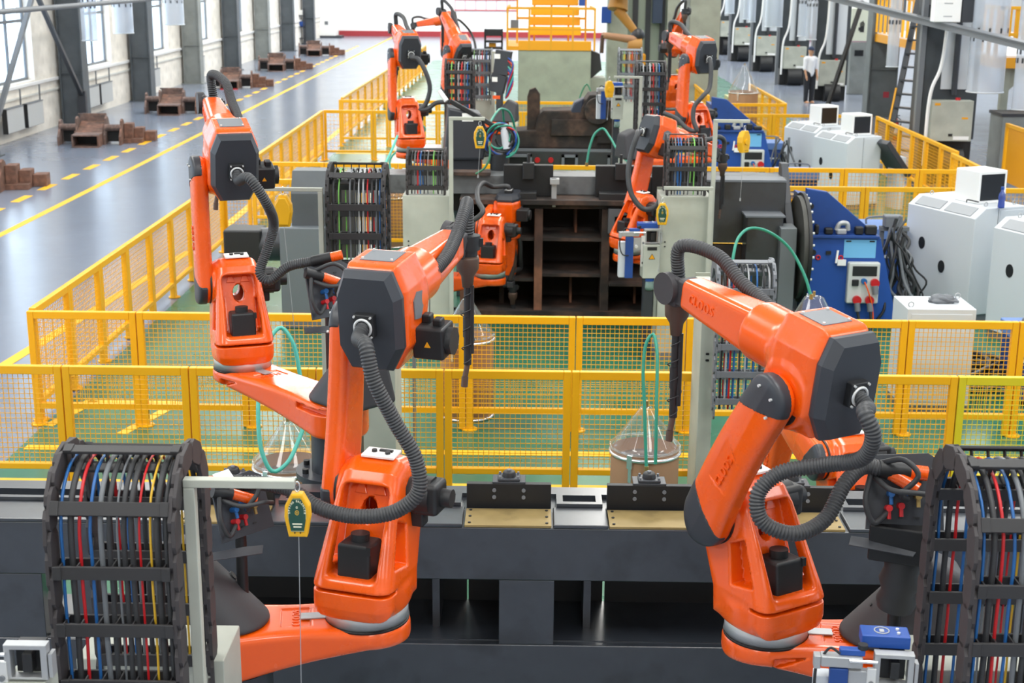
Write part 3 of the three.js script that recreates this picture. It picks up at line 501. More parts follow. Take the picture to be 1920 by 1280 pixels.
// ------------------------------------------------------------------ cable towers: grey box, folded cable chain, gallows with spring balancer
const linkGeo = ext([[-0.08, 0], [-0.072, 0.026], [-0.045, 0.042], [0.045, 0.042], [0.072, 0.026], [0.08, 0], [0.072, -0.026], [0.045, -0.042], [-0.045, -0.042], [-0.072, -0.026]], 0.014, 0.002);
function chainPath(top, foot, R) {        // returns [z, y, angle] along the loop: front leg up, over, rear leg down
  const leg = top - R - foot, total = 2 * leg + Math.PI * R;
  return { total, f: s => s < leg ? [R, foot + s, Math.PI / 2] : s < leg + Math.PI * R ? (a => [R * Math.cos(a), top - R + R * Math.sin(a), a + Math.PI / 2])((s - leg) / R) : [-R, top - R - (s - leg - Math.PI * R), -Math.PI / 2] };
}
function cableChain(label, x, z, top, foot, o = {}) {
  const W = o.w ?? 0.405, R = o.R ?? 0.2, t = thing('cable_chain', label, 'cable chain', [x, foot, z - R], o.turn ?? 0), P = chainPath(top - foot, 0, R);
  const pitch = o.pitch ?? 0.07, n = Math.floor(P.total / pitch), m = o.mat ?? M.chain;
  for (let i = 0; i <= n; i++) {
    const [pz, py, a] = P.f(Math.min(i * pitch, P.total - 0.001));
    for (const s of [-1, 1]) part('side_link', linkGeo, o.side ?? M.chainSide, t, mul(T(s * (W / 2 + (i % 2 ? 0.006 : -0.006)), py, pz), RY(-Math.PI / 2), RZ(a)));
    if (i % 3 === 1) for (const q of [0.036, -0.036]) {
      const nz = Math.sin(a), ny = -Math.cos(a);
      const b = part('cross_bar', box(W - 0.02, 0.048, 0.012, 0.003), m, t, mul(T(0, py + ny * q, pz + nz * q), RX(-(a - Math.PI / 2))));
      if (q > 0 && !o.far) for (let k = 0; k < 7; k++) part('divider', box(0.005, 0.022, 0.066), m, b, [(-0.42 + k * 0.14) * W, 0.012, -0.036]);
    }
    if (!o.far && i % 3 === 1) for (const s of [-1, 1]) part('bar_clip', box(0.03, 0.05, 0.012, 0.003), m, t, mul(T(s * (W / 2 - 0.025), py - Math.cos(a) * 0.04, pz + Math.sin(a) * 0.04), RX(-(a - Math.PI / 2))));
  }
  const cols = o.cables ?? [[-0.42, 'cableBlue', 7], [-0.34, 'cableDark', 13], [-0.27, 'red', 7], [-0.18, 'cableBlue', 7], [-0.10, 'cableGrey', 11], [-0.03, 'cableDark', 11], [0.035, 'cableGrey', 5], [0.09, 'cableDark', 11], [0.15, 'cableDark', 12], [0.215, 'red', 5], [0.30, 'cableYellow', 5], [0.36, 'cableDark', 14], [0.43, 'cableDark', 11]];
  for (const [u, c, r] of cols) {
    const pts = []; const N = 26; for (let k = 0; k <= N; k++) { const [pz, py, a] = P.f(k / N * P.total * 0.999), q = -0.004; pts.push([u * W + rr(-0.0015, 0.0015), py - Math.cos(a) * q, pz + Math.sin(a) * q]); }
    part('cable', tube(pts, r / 1000 * (o.fat ?? 0.85), 70, 7), M[c], t);
  }
  return t;
}
function tower(label, x, z, top, o = {}) {
  const t = thing('cable_tower', label, 'cable tower', [x, 0, z]), w = o.w ?? 0.52, d = o.d ?? 0.5;
  part('cabinet_body', bx(-w / 2, w / 2, 0.0, top, -d, 0, 0.006), M.towerGrey, t); part('base_frame', bx(-w / 2 - 0.02, w / 2 + 0.02, 0, 0.08, -d - 0.02, 0.02), M.frame, t);
  if (o.lip !== false) part('top_lip', bx(-w / 2, w / 2, top, top + 0.025, -d, -d + 0.02), M.columnPale, t);
  for (const [bx_, by] of [[-w / 2 + 0.06, top - 0.5], [-w / 2 + 0.06, top - 0.55], [w / 2 - 0.06, top - 0.5], [w / 2 - 0.06, top - 0.55]]) part('panel_bolt', cyl(0.009, 0.012, 8), M.black, t, [bx_, by, 0.002], [Math.PI / 2, 0, 0]);
  return t;
}
const balancerMark = (() => { // dark green dial plate with its lettering
  const c = document.createElement('canvas'); c.width = 256; c.height = 384; const g = c.getContext('2d'); g.fillStyle = '#17463a'; g.fillRect(0, 0, 256, 384); g.strokeStyle = '#e8dca0'; g.lineWidth = 5; g.strokeRect(8, 8, 240, 368);
  g.fillStyle = '#f2ecd0'; g.textAlign = 'center'; g.font = 'bold 34px sans-serif'; const s = 'SPRING BALANCER';
  for (let i = 0; i < s.length; i++) { const a = (-100 + i * 200 / (s.length - 1)) * Math.PI / 180; g.save(); g.translate(128 + 96 * Math.sin(a), 148 - 104 * Math.cos(a)); g.rotate(a); g.fillText(s[i], 0, 0); g.restore(); }
  g.font = 'bold 40px sans-serif'; g.fillText('G', 128, 118); g.strokeStyle = '#e9b32a'; g.lineWidth = 7; g.beginPath(); g.arc(128, 165, 24, 0, 7); g.stroke(); g.fillStyle = '#e9b32a'; g.beginPath(); g.arc(128, 165, 9, 0, 7); g.fill(); g.fillStyle = '#f2ecd0';
  for (let i = 0; i < 2; i++) { g.fillRect(60 + i * 14, 286 + i * 34, 136 - i * 28, 14); }
  const t = new THREE.CanvasTexture(c); t.colorSpace = THREE.SRGBColorSpace; return t;
})();
M.balLabel = new THREE.MeshStandardMaterial({ map: balancerMark, roughness: 0.45 }); M.balYellow = mat(0xe3ab12, 0.42);
const balBody = [[-0.028, 0.115], [0.028, 0.115], [0.062, 0.05], [0.066, -0.01], [0.046, -0.115], [-0.046, -0.115], [-0.066, -0.01], [-0.062, 0.05]];
function balancer(label, pos, turn, drop, o = {}) {   // hangs from pos
  const t = thing('spring_balancer', label, 'balancer', pos, turn); t.scale.setScalar(o.s ?? 1);
  part('hook', (() => { const g = new THREE.TorusGeometry(0.016, 0.0035, 6, 16); g.scale(0.8, 1.7, 1); g.translate(0, -0.022, 0); return g; })(), M.chrome, t);
  part('body', ext(balBody, 0.06, 0.008), M.balYellow, t, [0, -0.165, 0]); part('rear_shell', ext(balBody.map(([a, b]) => [a * 0.86, b * 0.86]), 0.03, 0.008), M.balYellow, t, [0.0, -0.165, -0.04]);
  const lg = ext(balBody.map(([a, b]) => [a * 0.70, b * 0.78]), 0.002); { const p = lg.attributes.position, u = lg.attributes.uv; for (let i = 0; i < p.count; i++) u.setXY(i, p.getX(i) / 0.094 + 0.5, p.getY(i) / 0.18 + 0.5); }
  if (o.plain) part('spring_drum', cy(0.03, 0.02, 0, -0.165, 0.035, 'z', 18), M.balYellow, t); else part('dial_plate', lg, M.balLabel, t, [0, -0.16, 0.0315], null, 'dark green lettered plate');
  part('lower_screw', cy(0.004, 0.006, -0.014, -0.255, 0.031, 'z', 8), M.black, t); part('lower_screw', cy(0.004, 0.006, 0.014, -0.255, 0.031, 'z', 8), M.black, t);
  if (drop > 0) { part('wire_rope', rod(V(0, -0.28, 0), V(o.dx ?? -0.02, -0.28 - drop, 0), 0.0022, 6), M.steelDull, t); part('rope_clamp', cy(0.008, 0.03, o.dx ?? -0.02, -0.28 - drop, 0, 'y', 8), M.steelDull, t); }
  return t;
}
function gallows(label, x, z, y0, top, reach, w = 0.042) {
  const t = thing('gallows_post', label, 'post', [x, 0, z]);
  part('upright', bx(-w / 2, w / 2, y0, top, -w / 2, w / 2, 0.004), M.towerGrey, t); part('arm', bx(Math.min(-w / 2, reach), Math.max(w / 2, reach), top, top + w * 0.75, -w / 2, w / 2, 0.004), M.towerGrey, t); part('foot_plate', bx(-w * 0.9, w * 0.9, y0 - 0.01, y0 + 0.0, -w * 0.9, w * 0.9), M.towerGrey, t);
  return t;
}
// ------------------------------------------------------------------ towers and chains of the three cells
const ch2 = [[-0.40, 'cableDark', 12], [-0.30, 'cableGreen', 6], [-0.10, 'cableGrey', 8], [-0.02, 'cableDark', 8], [0.06, 'cableLight', 7], [0.14, 'cableLight', 8], [0.22, 'red', 7], [0.30, 'cableDark', 9], [0.38, 'cableGrey', 7], [0.44, 'cableBlue', 6]];
const ch3 = [[-0.38, 'cableDark', 10], [-0.30, 'cableGrey', 9], [-0.22, 'red', 9], [-0.15, 'cableBlue', 9], [-0.05, 'cableDark', 8], [0.05, 'cableGrey', 8], [0.2, 'cableGreen', 8], [0.32, 'cableDark', 11], [0.42, 'cableGrey', 9]];
const ch4 = [[-0.40, 'cableDark', 10], [-0.28, 'cableGreen', 7], [-0.15, 'cableDark', 12], [-0.04, 'cableLight', 9], [0.08, 'red', 8], [0.18, 'cableGrey', 11], [0.28, 'cableBlue', 8], [0.40, 'cableDark', 12]];
cableChain('large black cable chain with red, blue and yellow cables beside the lettered balancer', -1.40, -4.45, 2.545, 1.3, { w: 0.42, R: 0.22 });
tower('grey cable tower under the large black chain beside the lettered balancer', -1.42, -4.86, 1.66, { w: 0.56, d: 0.3, lip: false });
cableChain('large black cable chain beside the blue wire feeder', 1.69, -4.40, 2.56, 1.3, { w: 0.42, R: 0.26 });
tower('grey cable tower under the black chain by the blue wire feeder', 1.70, -4.94, 1.62, { w: 0.56, d: 0.3, lip: false });
cableChain('black cable chain with green and red cables in front of the dark tailstock', -1.27, -10.15, 2.76, 1.81, { w: 0.40, R: 0.2, cables: ch2, side: M.chain });
tower('grey cable tower below the chain with green and red cables', -1.27, -10.2, 1.8, { w: 0.53 });
cableChain('low grey-blue cable chain beside the pale tower and clear cone', 1.58, -10.2, 2.08, 1.0, { w: 0.41, R: 0.16, cables: ch3.map(([a, b, c]) => [a, b === 'cableGreen' ? 'cableBlue' : b === 'cableGrey' ? 'cableLight' : b, c]), mat: M.frame, side: M.frame });
tower('tall pale cable tower at the gap in the fences', 1.35, -10.45, 1.86, { w: 0.11, d: 0.5 }); 
cableChain('short cable chain on the pale tower beside the small lettered balancer', -1.14, -15.25, 2.25, 1.81, { far: true, R: 0.18, cables: ch3 });
tower('pale grey cable tower beside the workpiece, with straight gallows post', -1.14, -15.2, 1.8, { w: 0.50 });
cableChain('short cable chain with blue and green cables on the bolted tower', 1.66, -15.25, 2.42, 1.83, { far: true, R: 0.18, cables: ch3.map(([a, b, c]) => [a, b === 'red' ? 'cableBlue' : b, c]) });
tower('pale grey bolted cable tower beside the workpiece, with bent gallows arm', 1.66, -15.2, 1.82, { w: 0.54 });
cableChain('black cable chain beside the second cell robot, aisle side', -1.05, -20.6, 2.86, 1.81, { far: true, R: 0.18, cables: ch4, fat: 1.1 });
tower('grey cable tower behind the dark pivot housing of the second cell', -1.05, -20.6, 1.8, {});
cableChain('black cable chain with cream and red cables, cabinet side of second cell', 1.69, -20.6, 2.86, 1.81, { far: true, R: 0.18, cables: ch4.map(([a, b, c]) => [a, b === 'cableGreen' ? 'cableLight' : b, c]), fat: 1.2 });
tower('pale cable tower behind the brown casting, cabinet side', 1.50, -20.4, 1.8, { w: 0.3 });
cableChain('grey dusty cable chain in the third cell, aisle side', -0.95, -26.0, 2.72, 1.84, { far: true, R: 0.18, cables: ch4, mat: M.frame, side: M.frame });
tower('pale grey cable tower of the third cell, aisle side', -0.95, -26.0, 1.84, {});
cableChain('grey dusty cable chain in the third cell, cabinet side', 1.75, -26.0, 2.75, 1.84, { far: true, R: 0.18, cables: ch4, mat: M.frame, side: M.frame });
tower('pale grey cable tower of the third cell, cabinet side', 1.72, -26.0, 1.84, { w: 0.4 });

gallows('pale gallows post holding the lettered yellow balancer', -1.155, -4.55, 0.01, 2.475, 0.36, 0.04);
balancer('yellow spring balancer with green lettered plate on a thin wire', onZ(557, 905, -4.55), 0.0, 1.3, { s: 0.68 });
gallows('slim gallows arm reaching from the black chain over the aisle fence', -1.52, -10.15, 0.01, 2.62, -0.55, 0.035);
balancer('round-backed yellow spring balancer hanging over the aisle fence', onZ(530, 352, -10.15), Math.PI, 0.9, { plain: true, dx: -0.06 });
gallows('pale gallows post holding the small balancer beside the second robot', -0.86, -15.1, 0.01, 2.62, 0.36, 0.045);
balancer('small lettered yellow balancer above the bundled blue cables', onZ(900, 228, -15.1), 0.1, 0.3);
gallows('pale gallows post with arm toward the blurred blue headstock', 1.93, -15.1, 0.01, 2.62, 0.36, 0.045);
balancer('yellow balancer seen edge-on before the blurred blue headstock', onZ(1397, 236, -15.1), 0.7, 0.5, { plain: true });
gallows('bent gallows arm at the top of the bolted workpiece tower', 1.90, -15.0, 0.01, 1.92, -0.5, 0.045);
balancer('lettered yellow balancer hanging beside the bolted workpiece tower', onZ(1243, 372, -15.0), -0.1, 0.5);
gallows('pale gallows post of the third cell, aisle side', -0.72, -25.9, 0.01, 2.68, 0.36, 0.05);
balancer('blurred yellow balancer by the third cell control box, aisle side', onZ(957, 108, -25.9), 0.3, 0.3, { plain: true });
gallows('pale gallows post of the third cell, cabinet side', 1.52, -20.3, 0.01, 2.68, -0.38, 0.045);
balancer('blurred yellow balancer above the blurred torch station bottle', onZ(1143, 145, -20.3), 0.3, 0.3, { plain: true });

// ------------------------------------------------------------------ near rotating beam
{
  const t = thing('positioner_beam', 'dark slate hollow positioner beam crossing under the bronze plates and clamps', 'beam', [0, 0, -7.0]);
  const x0 = -4.4, x1 = 4.4;
  part('upper_girder', bx(x0, x1, 1.035, 1.335, -0.55, 0, 0.008), M.beam, t); part('lower_girder', bx(x0, x1, 0.2, 0.66, -0.55, 0, 0.008), M.beam, t);
  part('shelf_plate', bx(x0, x1, 0.66, 0.665, -0.55, -0.05), M.beam, t);
  for (const [a, b] of [[-4.3, -2.6], [-2.42, -2.3], [-0.15, 0.145], [2.2, 2.3], [2.6, 4.3]]) part('web_plate', bx(a, b, 0.66, 1.035, -0.12, -0.004, 0.004), M.beam, t);
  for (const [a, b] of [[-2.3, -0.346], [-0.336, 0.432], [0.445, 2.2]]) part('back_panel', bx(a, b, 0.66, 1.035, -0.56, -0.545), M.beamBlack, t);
  for (const x of [-0.5, 0.33]) part('inner_rib', bx(x - 0.02, x + 0.02, 0.66, 1.035, -0.52, -0.2), M.beam, t);
  part('support_leg', bx(-4.3, -3.9, 0, 0.25, -0.5, -0.05), M.beam, t); part('support_leg', bx(3.9, 4.3, 0, 0.25, -0.5, -0.05), M.beam, t);
  // rail pockets: open-topped grey tubes, bronze plates and black clamp plates along the top
  for (const [a, b] of [[-4.3, -1.9], [-1.38, -0.345], [0.135, 0.425], [1.69, 4.3]]) {
    part('top_pad', bx(a, b, 1.335, 1.356, -0.25, 0.006, 0.006), M.beam, t); const c = a + 0.02, d = b - 0.02;
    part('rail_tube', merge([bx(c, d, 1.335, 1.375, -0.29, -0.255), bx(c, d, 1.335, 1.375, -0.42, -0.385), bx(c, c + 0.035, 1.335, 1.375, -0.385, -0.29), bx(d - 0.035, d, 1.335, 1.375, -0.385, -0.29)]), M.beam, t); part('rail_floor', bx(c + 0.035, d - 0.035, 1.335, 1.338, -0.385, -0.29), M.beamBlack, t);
  }
  for (const c of [-1.62, -0.105, 0.66, 1.44]) {
    const w = 0.23;
    const p = part('bronze_plate', bx(c - w, c + w, 1.335, 1.35, -0.24, 0.0, 0.003), M.bronze, t, null, null, 'worn bronze wear plate');
    for (const sx of [-1, 1]) for (const z of [-0.03, -0.12, -0.21]) part('plate_screw', cyl(0.008, 0.006, 8), M.black, p, [c + sx * (w - 0.025), 1.352, z]);
    const k = part('clamp_plate', bx(c - w, c + w, 1.335, 1.475, -0.32, -0.28, 0.003), M.beamBlack, t, null, null, 'black upright clamp plate');
    for (const sx of [-0.08, 0.08]) for (const y of [1.40, 1.44]) part('clamp_screw', cyl(0.011, 0.006, 10), M.frame, k, [c + sx, y, -0.277], [Math.PI / 2, 0, 0]);
    const u = part('bearing_unit', merge([bx(c - 0.09, c + 0.09, 1.475, 1.487, -0.40, -0.28, 0.003), bx(c - 0.06, c + 0.06, 1.487, 1.503, -0.385, -0.285, 0.005)]), M.charcoal, t);
    part('bearing_cap', lathe([[0, 0.03], [0.028, 0.03], [0.034, 0.022], [0.038, 0]], 24), M.black, u, [c, 1.503, -0.335]); part('bearing_core', cyl(0.012, 0.012, 12), M.frame, u, [c, 1.536, -0.335]);
    for (const sx of [-1, 1]) for (const z of [-0.37, -0.30]) part('bearing_bolt', cyl(0.007, 0.012, 6), M.frame, u, [c + sx * 0.05, 1.508, z]);
  }
  part('rear_channel', bx(x0, x1, 1.335, 1.36, -0.55, -0.44), M.beam, t);
}
// ------------------------------------------------------------------ second cell positioner
{
  const z0 = -17.0, t = thing('tilting_positioner', 'dark grey tilting positioner holding the ribbed steel workpiece', 'positioner', [0, 0, z0]);
  part('top_beam', bx(-2.3, 3.1, 1.50, 1.73, -0.75, -0.25, 0.01), mat(0x6c7175, 0.5, 0, { map: grimeTint }), t); part('beam_face', bx(2.05, 3.05, 0.98, 1.72, -0.25, 0.02, 0.01), M.beam, t); part('beam_cap', bx(2.05, 3.05, 1.72, 1.745, -0.3, 0.03), M.frame, t);  // grey of top beam and cap paints in roof glare on dark tops
  part('pocket_box', bx(2.55, 2.98, 0.2, 1.35, 0.03, 0.35, 0.01), M.beam, t); part('pocket_rim', bx(2.53, 3.0, 1.35, 1.37, 0.02, 0.36), M.frame, t); part('lower_panel', bx(2.0, 2.56, 0.15, 0.95, -0.1, 0.0), M.rust, t);
  part('end_plate', ext([[-0.6, 0.05], [0.42, 0.05], [0.42, 1.0], [-0.1, 1.45], [-0.45, 1.88], [-0.6, 1.88]], 0.09, 0.008), M.charcoal, t, [3.1, 0, -0.02], [0, -Math.PI / 2, 0]); part('end_plate', bx(2.93, 3.12, 0.1, 1.25, 0.15, 0.5, 0.01), mat(0x6a6f72, 0.5), t);
  part('bolted_strip', bx(1.98, 2.08, 0.9, 1.78, -0.1, 0.04), M.black, t); for (const y of [1.0, 1.2, 1.4, 1.62]) part('strip_bolt', cyl(0.028, 0.03, 10), M.steel, t, [2.03, y, 0.05], [Math.PI / 2, 0, 0]);
  part('slewing_ring', cy(0.62, 0.05, 3.20, 0.95, 0.1, 'x', 48), mat(0x4a4a46, 0.5, 0.3), t); part('slewing_ring', cy(0.66, 0.04, 3.245, 0.95, 0.1, 'x', 48), M.black, t);
  for (let i = 0; i < 28; i++) { const a = i / 28 * 2 * Math.PI; part('ring_bolt', cyl(0.016, 0.03, 8), M.steel, t, [3.275, 0.95 + 0.63 * Math.sin(a), 0.1 + 0.63 * Math.cos(a)], [0, 0, Math.PI / 2]); }
  // tailstock end
  part('tail_block', ext([[-0.35, 0], [0.32, 0], [0.32, 1.55], [0.1, 1.85], [-0.2, 1.85], [-0.35, 1.6]], 0.4, 0.01), mat(0x555a5e, 0.5, 0, { map: noiseTint }), t, [-2.62, 0, 0.15], [0, Math.PI / 2, 0]); part('tail_recess', bx(-2.45, -2.1, 0.8, 1.72, -0.2, 0.3, 0.01), M.beam, t); part('tail_foot', bx(-2.95, -2.42, 0.0, 1.22, 0.3, 0.62, 0.02), mat(0x6a7074, 0.5), t);
  part('tail_drive', cy(0.2, 0.5, -3.15, 0.95, 0.25, 'x', 24), M.charcoal, t); part('tail_motor', bx(-3.65, -3.2, 0.75, 1.15, 0.05, 0.45, 0.03), M.black, t);
  part('tail_strip', bx(-1.9, -1.78, 0.9, 1.8, -0.05, 0.06), M.frame, t); for (const y of [1.05, 1.3, 1.55, 1.7]) part('strip_bolt', cyl(0.03, 0.03, 10), M.steel, t, [-1.84, y, 0.07], [Math.PI / 2, 0, 0]);
  // clamps on the beam
  for (const x of [-0.04, 1.07, 1.75]) { part('clamp_block', bx(x - 0.3, x + 0.3, 1.5, 1.88, -0.22, -0.1, 0.01), M.beamBlack, t); part('clamp_head', bx(x - 0.07, x + 0.07, 1.72, 1.92, -0.1, 0.0, 0.01), M.black, t); part('clamp_foot', bx(x - 0.26, x + 0.1, 1.46, 1.58, -0.1, 0.12, 0.01), M.black, t); part('clamp_pin', cy(0.02, 0.12, x, 1.96, -0.08), M.black, t); }
  part('c_clamp', merge([bx(0.24, 0.30, 1.48, 1.74, -0.02, 0.05), bx(0.22, 0.33, 1.68, 1.74, -0.05, 0.1), bx(0.25, 0.29, 1.40, 1.5, 0.02, 0.06)]), M.steelDull, t); part('loose_plate', bx(-1.0, -0.5, 1.74, 1.78, -0.4, -0.15), M.rust, t);
}
{
  const t = thing('ribbed_steel_workpiece', 'large rusty steel box workpiece with open ribbed cells', 'workpiece', [0, 0, -16.95]);
  part('top_flange', bx(-0.86, 1.75, 1.44, 1.50, -0.45, 0.12, 0.006), M.rust, t); part('top_plate', bx(-0.6, 1.6, 1.38, 1.43, -0.6, 0.0), M.rust, t); part('back_plate', bx(-0.86, 1.75, 0.1, 1.44, -0.85, -0.82), mat(0x2a2725, 0.85), t);  // back plate much darker than the rust, painting in the shade inside the cells
  part('side_plate', bx(-0.86, -0.80, 0.1, 1.44, -0.82, 0.05), M.rustWarm, t); part('side_plate', bx(1.68, 1.75, 0.1, 1.44, -0.82, 0.05), M.rust, t);
  for (const [x, w, mm] of [[0.09, 0.05, M.rustWarm], [0.9, 0.05, M.rust], [-0.36, 0.03, M.rust]]) part('upright_rib', bx(x - w, x + w, x < 0 ? 0.1 : 0.1, x < 0 ? 1.0 : 1.38, -0.82, x < 0 ? -0.35 : 0.02, 0.006), mm, t);
  for (const [a, b, y] of [[0.14, 0.9, 1.0], [0.14, 0.9, 0.56], [-0.8, 0.05, 1.0], [-0.8, 0.05, 0.5], [0.95, 1.7, 0.52], [0.95, 1.7, 1.06]]) part('shelf_plate', bx(a, b, y - 0.02, y + 0.02, -0.82, -0.02), M.rust, t);
  part('bottom_plate', bx(-0.86, 1.75, 0.08, 0.13, -0.82, 0.08), M.rust, t); for (const [x, y0, y1] of [[0.55, 1.02, 1.38], [0.5, 0.13, 0.54], [1.3, 0.13, 0.5], [-0.3, 0.6, 0.9]]) part('small_rib', bx(x - 0.015, x + 0.015, y0, y1, -0.82, -0.4), M.rustWarm, t);
  part('lower_flange', bx(0.95, 1.7, 0.46, 0.5, -0.1, 0.14, 0.006), M.rust, t); part('curved_lug', tube([[-0.36, 1.0, 0.0], [-0.22, 0.92, 0.02], [-0.2, 0.7, 0.02], [-0.25, 0.5, 0.02]], 0.03, 20, 8), M.rust, t);
  part('corner_plate', ext([[0, 0], [0.3, 0], [0.3, -0.06], [0.08, -0.1], [0.08, -0.3], [0, -0.3]], 0.1, 0.006), mat(0x55595c, 0.6), t, [0.92, 1.40, 0.05]);
}
// ------------------------------------------------------------------ blue headstocks with socket panels
function headstock(label, pos, s, o = {}) {
  const t = thing('blue_headstock', label, 'headstock', pos); t.scale.setScalar(s);
  part('housing', ext([[0, 0.1], [1.08, 0.1], [0.86, 1.12], [0.80, 1.17], [0.25, 1.62], [0, 1.66]], 0.1, 0.01), M.blue, t, [0, 0, 0.05]); part('rear_housing', ext([[0, 0.1], [1.08, 0.1], [0.9, 1.0], [0.4, 1.45], [0, 1.52]], 0.7, 0.02), M.blue, t, [0, 0, -0.4]);
  part('shelf', bx(0.0, 0.86, 1.10, 1.13, 0.1, 0.3, 0.004), M.blue, t); part('front_panel', ext([[0, 0.1], [1.14, 0.1], [0.88, 1.10], [0, 1.10]], 0.16, 0.006), M.blueBright, t, [0, 0, 0.18]);
  part('document_pocket', bx(0.45, 0.83, 0.86, 1.08, 0.262, 0.268), M.blueLight, t, null, null, 'pale blue document pocket'); for (const x of [0.5, 0.78]) part('pocket_clip', bx(x - 0.03, x + 0.03, 1.055, 1.07, 0.268, 0.275), M.black, t);
  const p = part('socket_box', bx(0.50, 0.88, 0.32, 0.82, 0.26, 0.36, 0.02), mat(0xc9ccc9, 0.5), t, null, null, 'pale grey socket box'); part('socket_window', bx(0.55, 0.84, 0.66, 0.78, 0.36, 0.368, 0.004), M.black, p); part('dark_socket', bx(0.55, 0.63, 0.54, 0.62, 0.36, 0.39, 0.01), M.black, p);
  for (const [x, y, mm] of [[0.82, 0.58, M.red], [0.62, 0.37, M.red], [0.77, 0.37, M.red]]) { part('red_socket', cy(0.052, 0.06, x, y, 0.38, 'z', 18), M.red, p); part('plug', rod(V(x, y - 0.03, 0.40), V(x + 0.01, y - 0.13, 0.42), 0.035, 12), M.frame, p); }
  part('blue_socket', cy(0.035, 0.05, 0.69, 0.60, 0.38, 'z', 16), M.cableBlue, p);
  part('plug_cable', tube([[0.63, 0.24, 0.42], [0.65, 0.12, 0.43], [0.6, 0.02, 0.45], [0.72, 0.01, 0.55]], 0.018, 20, 7), M.cableDark, t); part('plug_cable', tube([[0.78, 0.24, 0.42], [0.8, 0.1, 0.43], [0.78, 0.02, 0.47]], 0.018, 20, 7), M.cableDark, t); part('orange_cable', tube([[0.69, 0.6, 0.41], [0.74, 0.48, 0.43], [0.80, 0.3, 0.42], [0.83, 0.05, 0.42]], 0.009, 20, 6), M.orange, t);
  for (const [x, y] of [[0.06, 1.45], [0.09, 0.92]]) part('port', cy(0.035, 0.01, x, y, y > 1.2 ? 0.105 : 0.265, 'z', 16), M.black, t); for (const x of [0.15, 0.42]) { const g = new THREE.TorusGeometry(0.024, 0.009, 8, 18); part('red_ring', g, M.red, t, [x, 0.86, 0.268]); }
  part('switch', bx(0.24, 0.30, 0.9, 0.94, 0.26, 0.28), M.black, t); part('lever', rod(V(0.38, 0.95, 0.27), V(0.36, 0.80, 0.3), 0.014, 8), M.white, t); part('switch_box', bx(0.38, 0.48, 0.77, 0.84, 0.26, 0.30), M.white, t);
  for (const [x, w] of [[0.1, 0.05], [0.22, 0.1], [0.36, 0.12], [0.58, 0.1], [0.70, 0.14]]) part('pipe_fitting', bx(x, x + w, 1.13, 1.13 + rr(0.06, 0.12), 0.14, 0.24, 0.02), x === 0.36 ? M.steelDull : M.black, t); part('vent_pipe', tube([[0.36, 1.18, 0.2], [0.40, 1.26, 0.2], [0.48, 1.26, 0.2], [0.5, 1.18, 0.2]], 0.03, 20, 8), M.steelDull, t);
  part('base', bx(-0.02, 1.12, 0, 0.1, -0.75, 0.28), M.black, t);
  return t;
}
headstock('blue positioner headstock with pale socket box and red plugs', [3.28, 0, -17.0], 1.0);
headstock('blurred blue headstock behind the edge-on yellow balancer', [3.35, 0, -27.0], 1.12);

// ------------------------------------------------------------------ third cell: brown casting on its fixture
{
  const t = thing('excavator_frame_casting', 'dark brown curved steel casting with upright lug on its fixture', 'workpiece', [0, 0, -27]);
  part('body', ext([[-0.75, 0.9], [2.1, 0.9], [2.1, 1.4], [1.75, 1.72], [1.4, 1.92], [1.05, 1.9], [0.85, 1.62], [0.2, 1.6], [0.1, 1.5], [0.05, 1.25], [-0.6, 1.2], [-0.78, 1.1]], 0.8, 0.03), M.rust, t, [0, 0, 0]); part('lug', ext([[-0.10, 1.15], [0.14, 1.15], [0.14, 1.9], [0.05, 2.02], [-0.06, 1.98], [-0.10, 1.85]], 0.12, 0.02), M.rust, t, [0, 0, 0.25]);
  part('box_rib', bx(0.35, 1.3, 1.15, 1.45, 0.4, 0.46, 0.01), M.rust, t); part('boss', cy(0.24, 0.4, 1.2, 1.62, 0.35, 'z', 24), M.rust, t); part('blue_black_pad', ext([[0.68, 1.55], [0.92, 1.55], [0.95, 1.84], [0.78, 1.76]], 0.4, 0.03), mat(0x2a3142, 0.5), t, [0, 0, 0.2]); part('end_clamp', tube([[-0.78, 1.2, 0.4], [-0.85, 1.05, 0.42], [-0.75, 0.92, 0.42], [-0.55, 0.88, 0.4]], 0.05, 16, 8), M.steelDull, t);
  part('arch', ext([[1.2, 1.0], [2.4, 1.0], [2.4, 1.25], [2.0, 1.55], [1.6, 1.7], [1.25, 1.6]], 0.3, 0.03), M.rust, t, [0, 0, 0.3]);
}
{
  const t = thing('casting_fixture', 'black fixture beam with square openings under the brown casting', 'fixture', [0, 0, -26.8]);
  part('fixture_beam', bx(-2.2, 2.6, 0.62, 0.88, -0.5, 0.4, 0.01), M.beam, t); for (const [a, b] of [[-0.85, 0.0], [0.55, 0.85], [1.4, 1.75]]) { part('tube_frame', merge([bx(a, b, 0.78, 0.82, 0.4, 0.5), bx(a, b, 0.6, 0.63, 0.4, 0.5), bx(a, a + 0.05, 0.6, 0.82, 0.4, 0.5), bx(b - 0.05, b, 0.6, 0.82, 0.4, 0.5)]), M.frame, t); part('tube_opening', bx(a + 0.05, b - 0.05, 0.63, 0.78, 0.39, 0.42), M.beamBlack, t); }
  for (const x of [0.1, 0.35]) part('red_cap', cy(0.05, 0.04, x, 0.72, 0.42, 'z', 14), M.red, t); part('leg', bx(-2.1, -1.7, 0, 0.62, -0.4, 0.3), M.beam, t); part('leg', bx(2.1, 2.5, 0, 0.62, -0.4, 0.3), M.beam, t); part('rail', bx(-0.9, 2.4, 0.88, 0.92, 0.3, 0.4), M.frame, t);
}
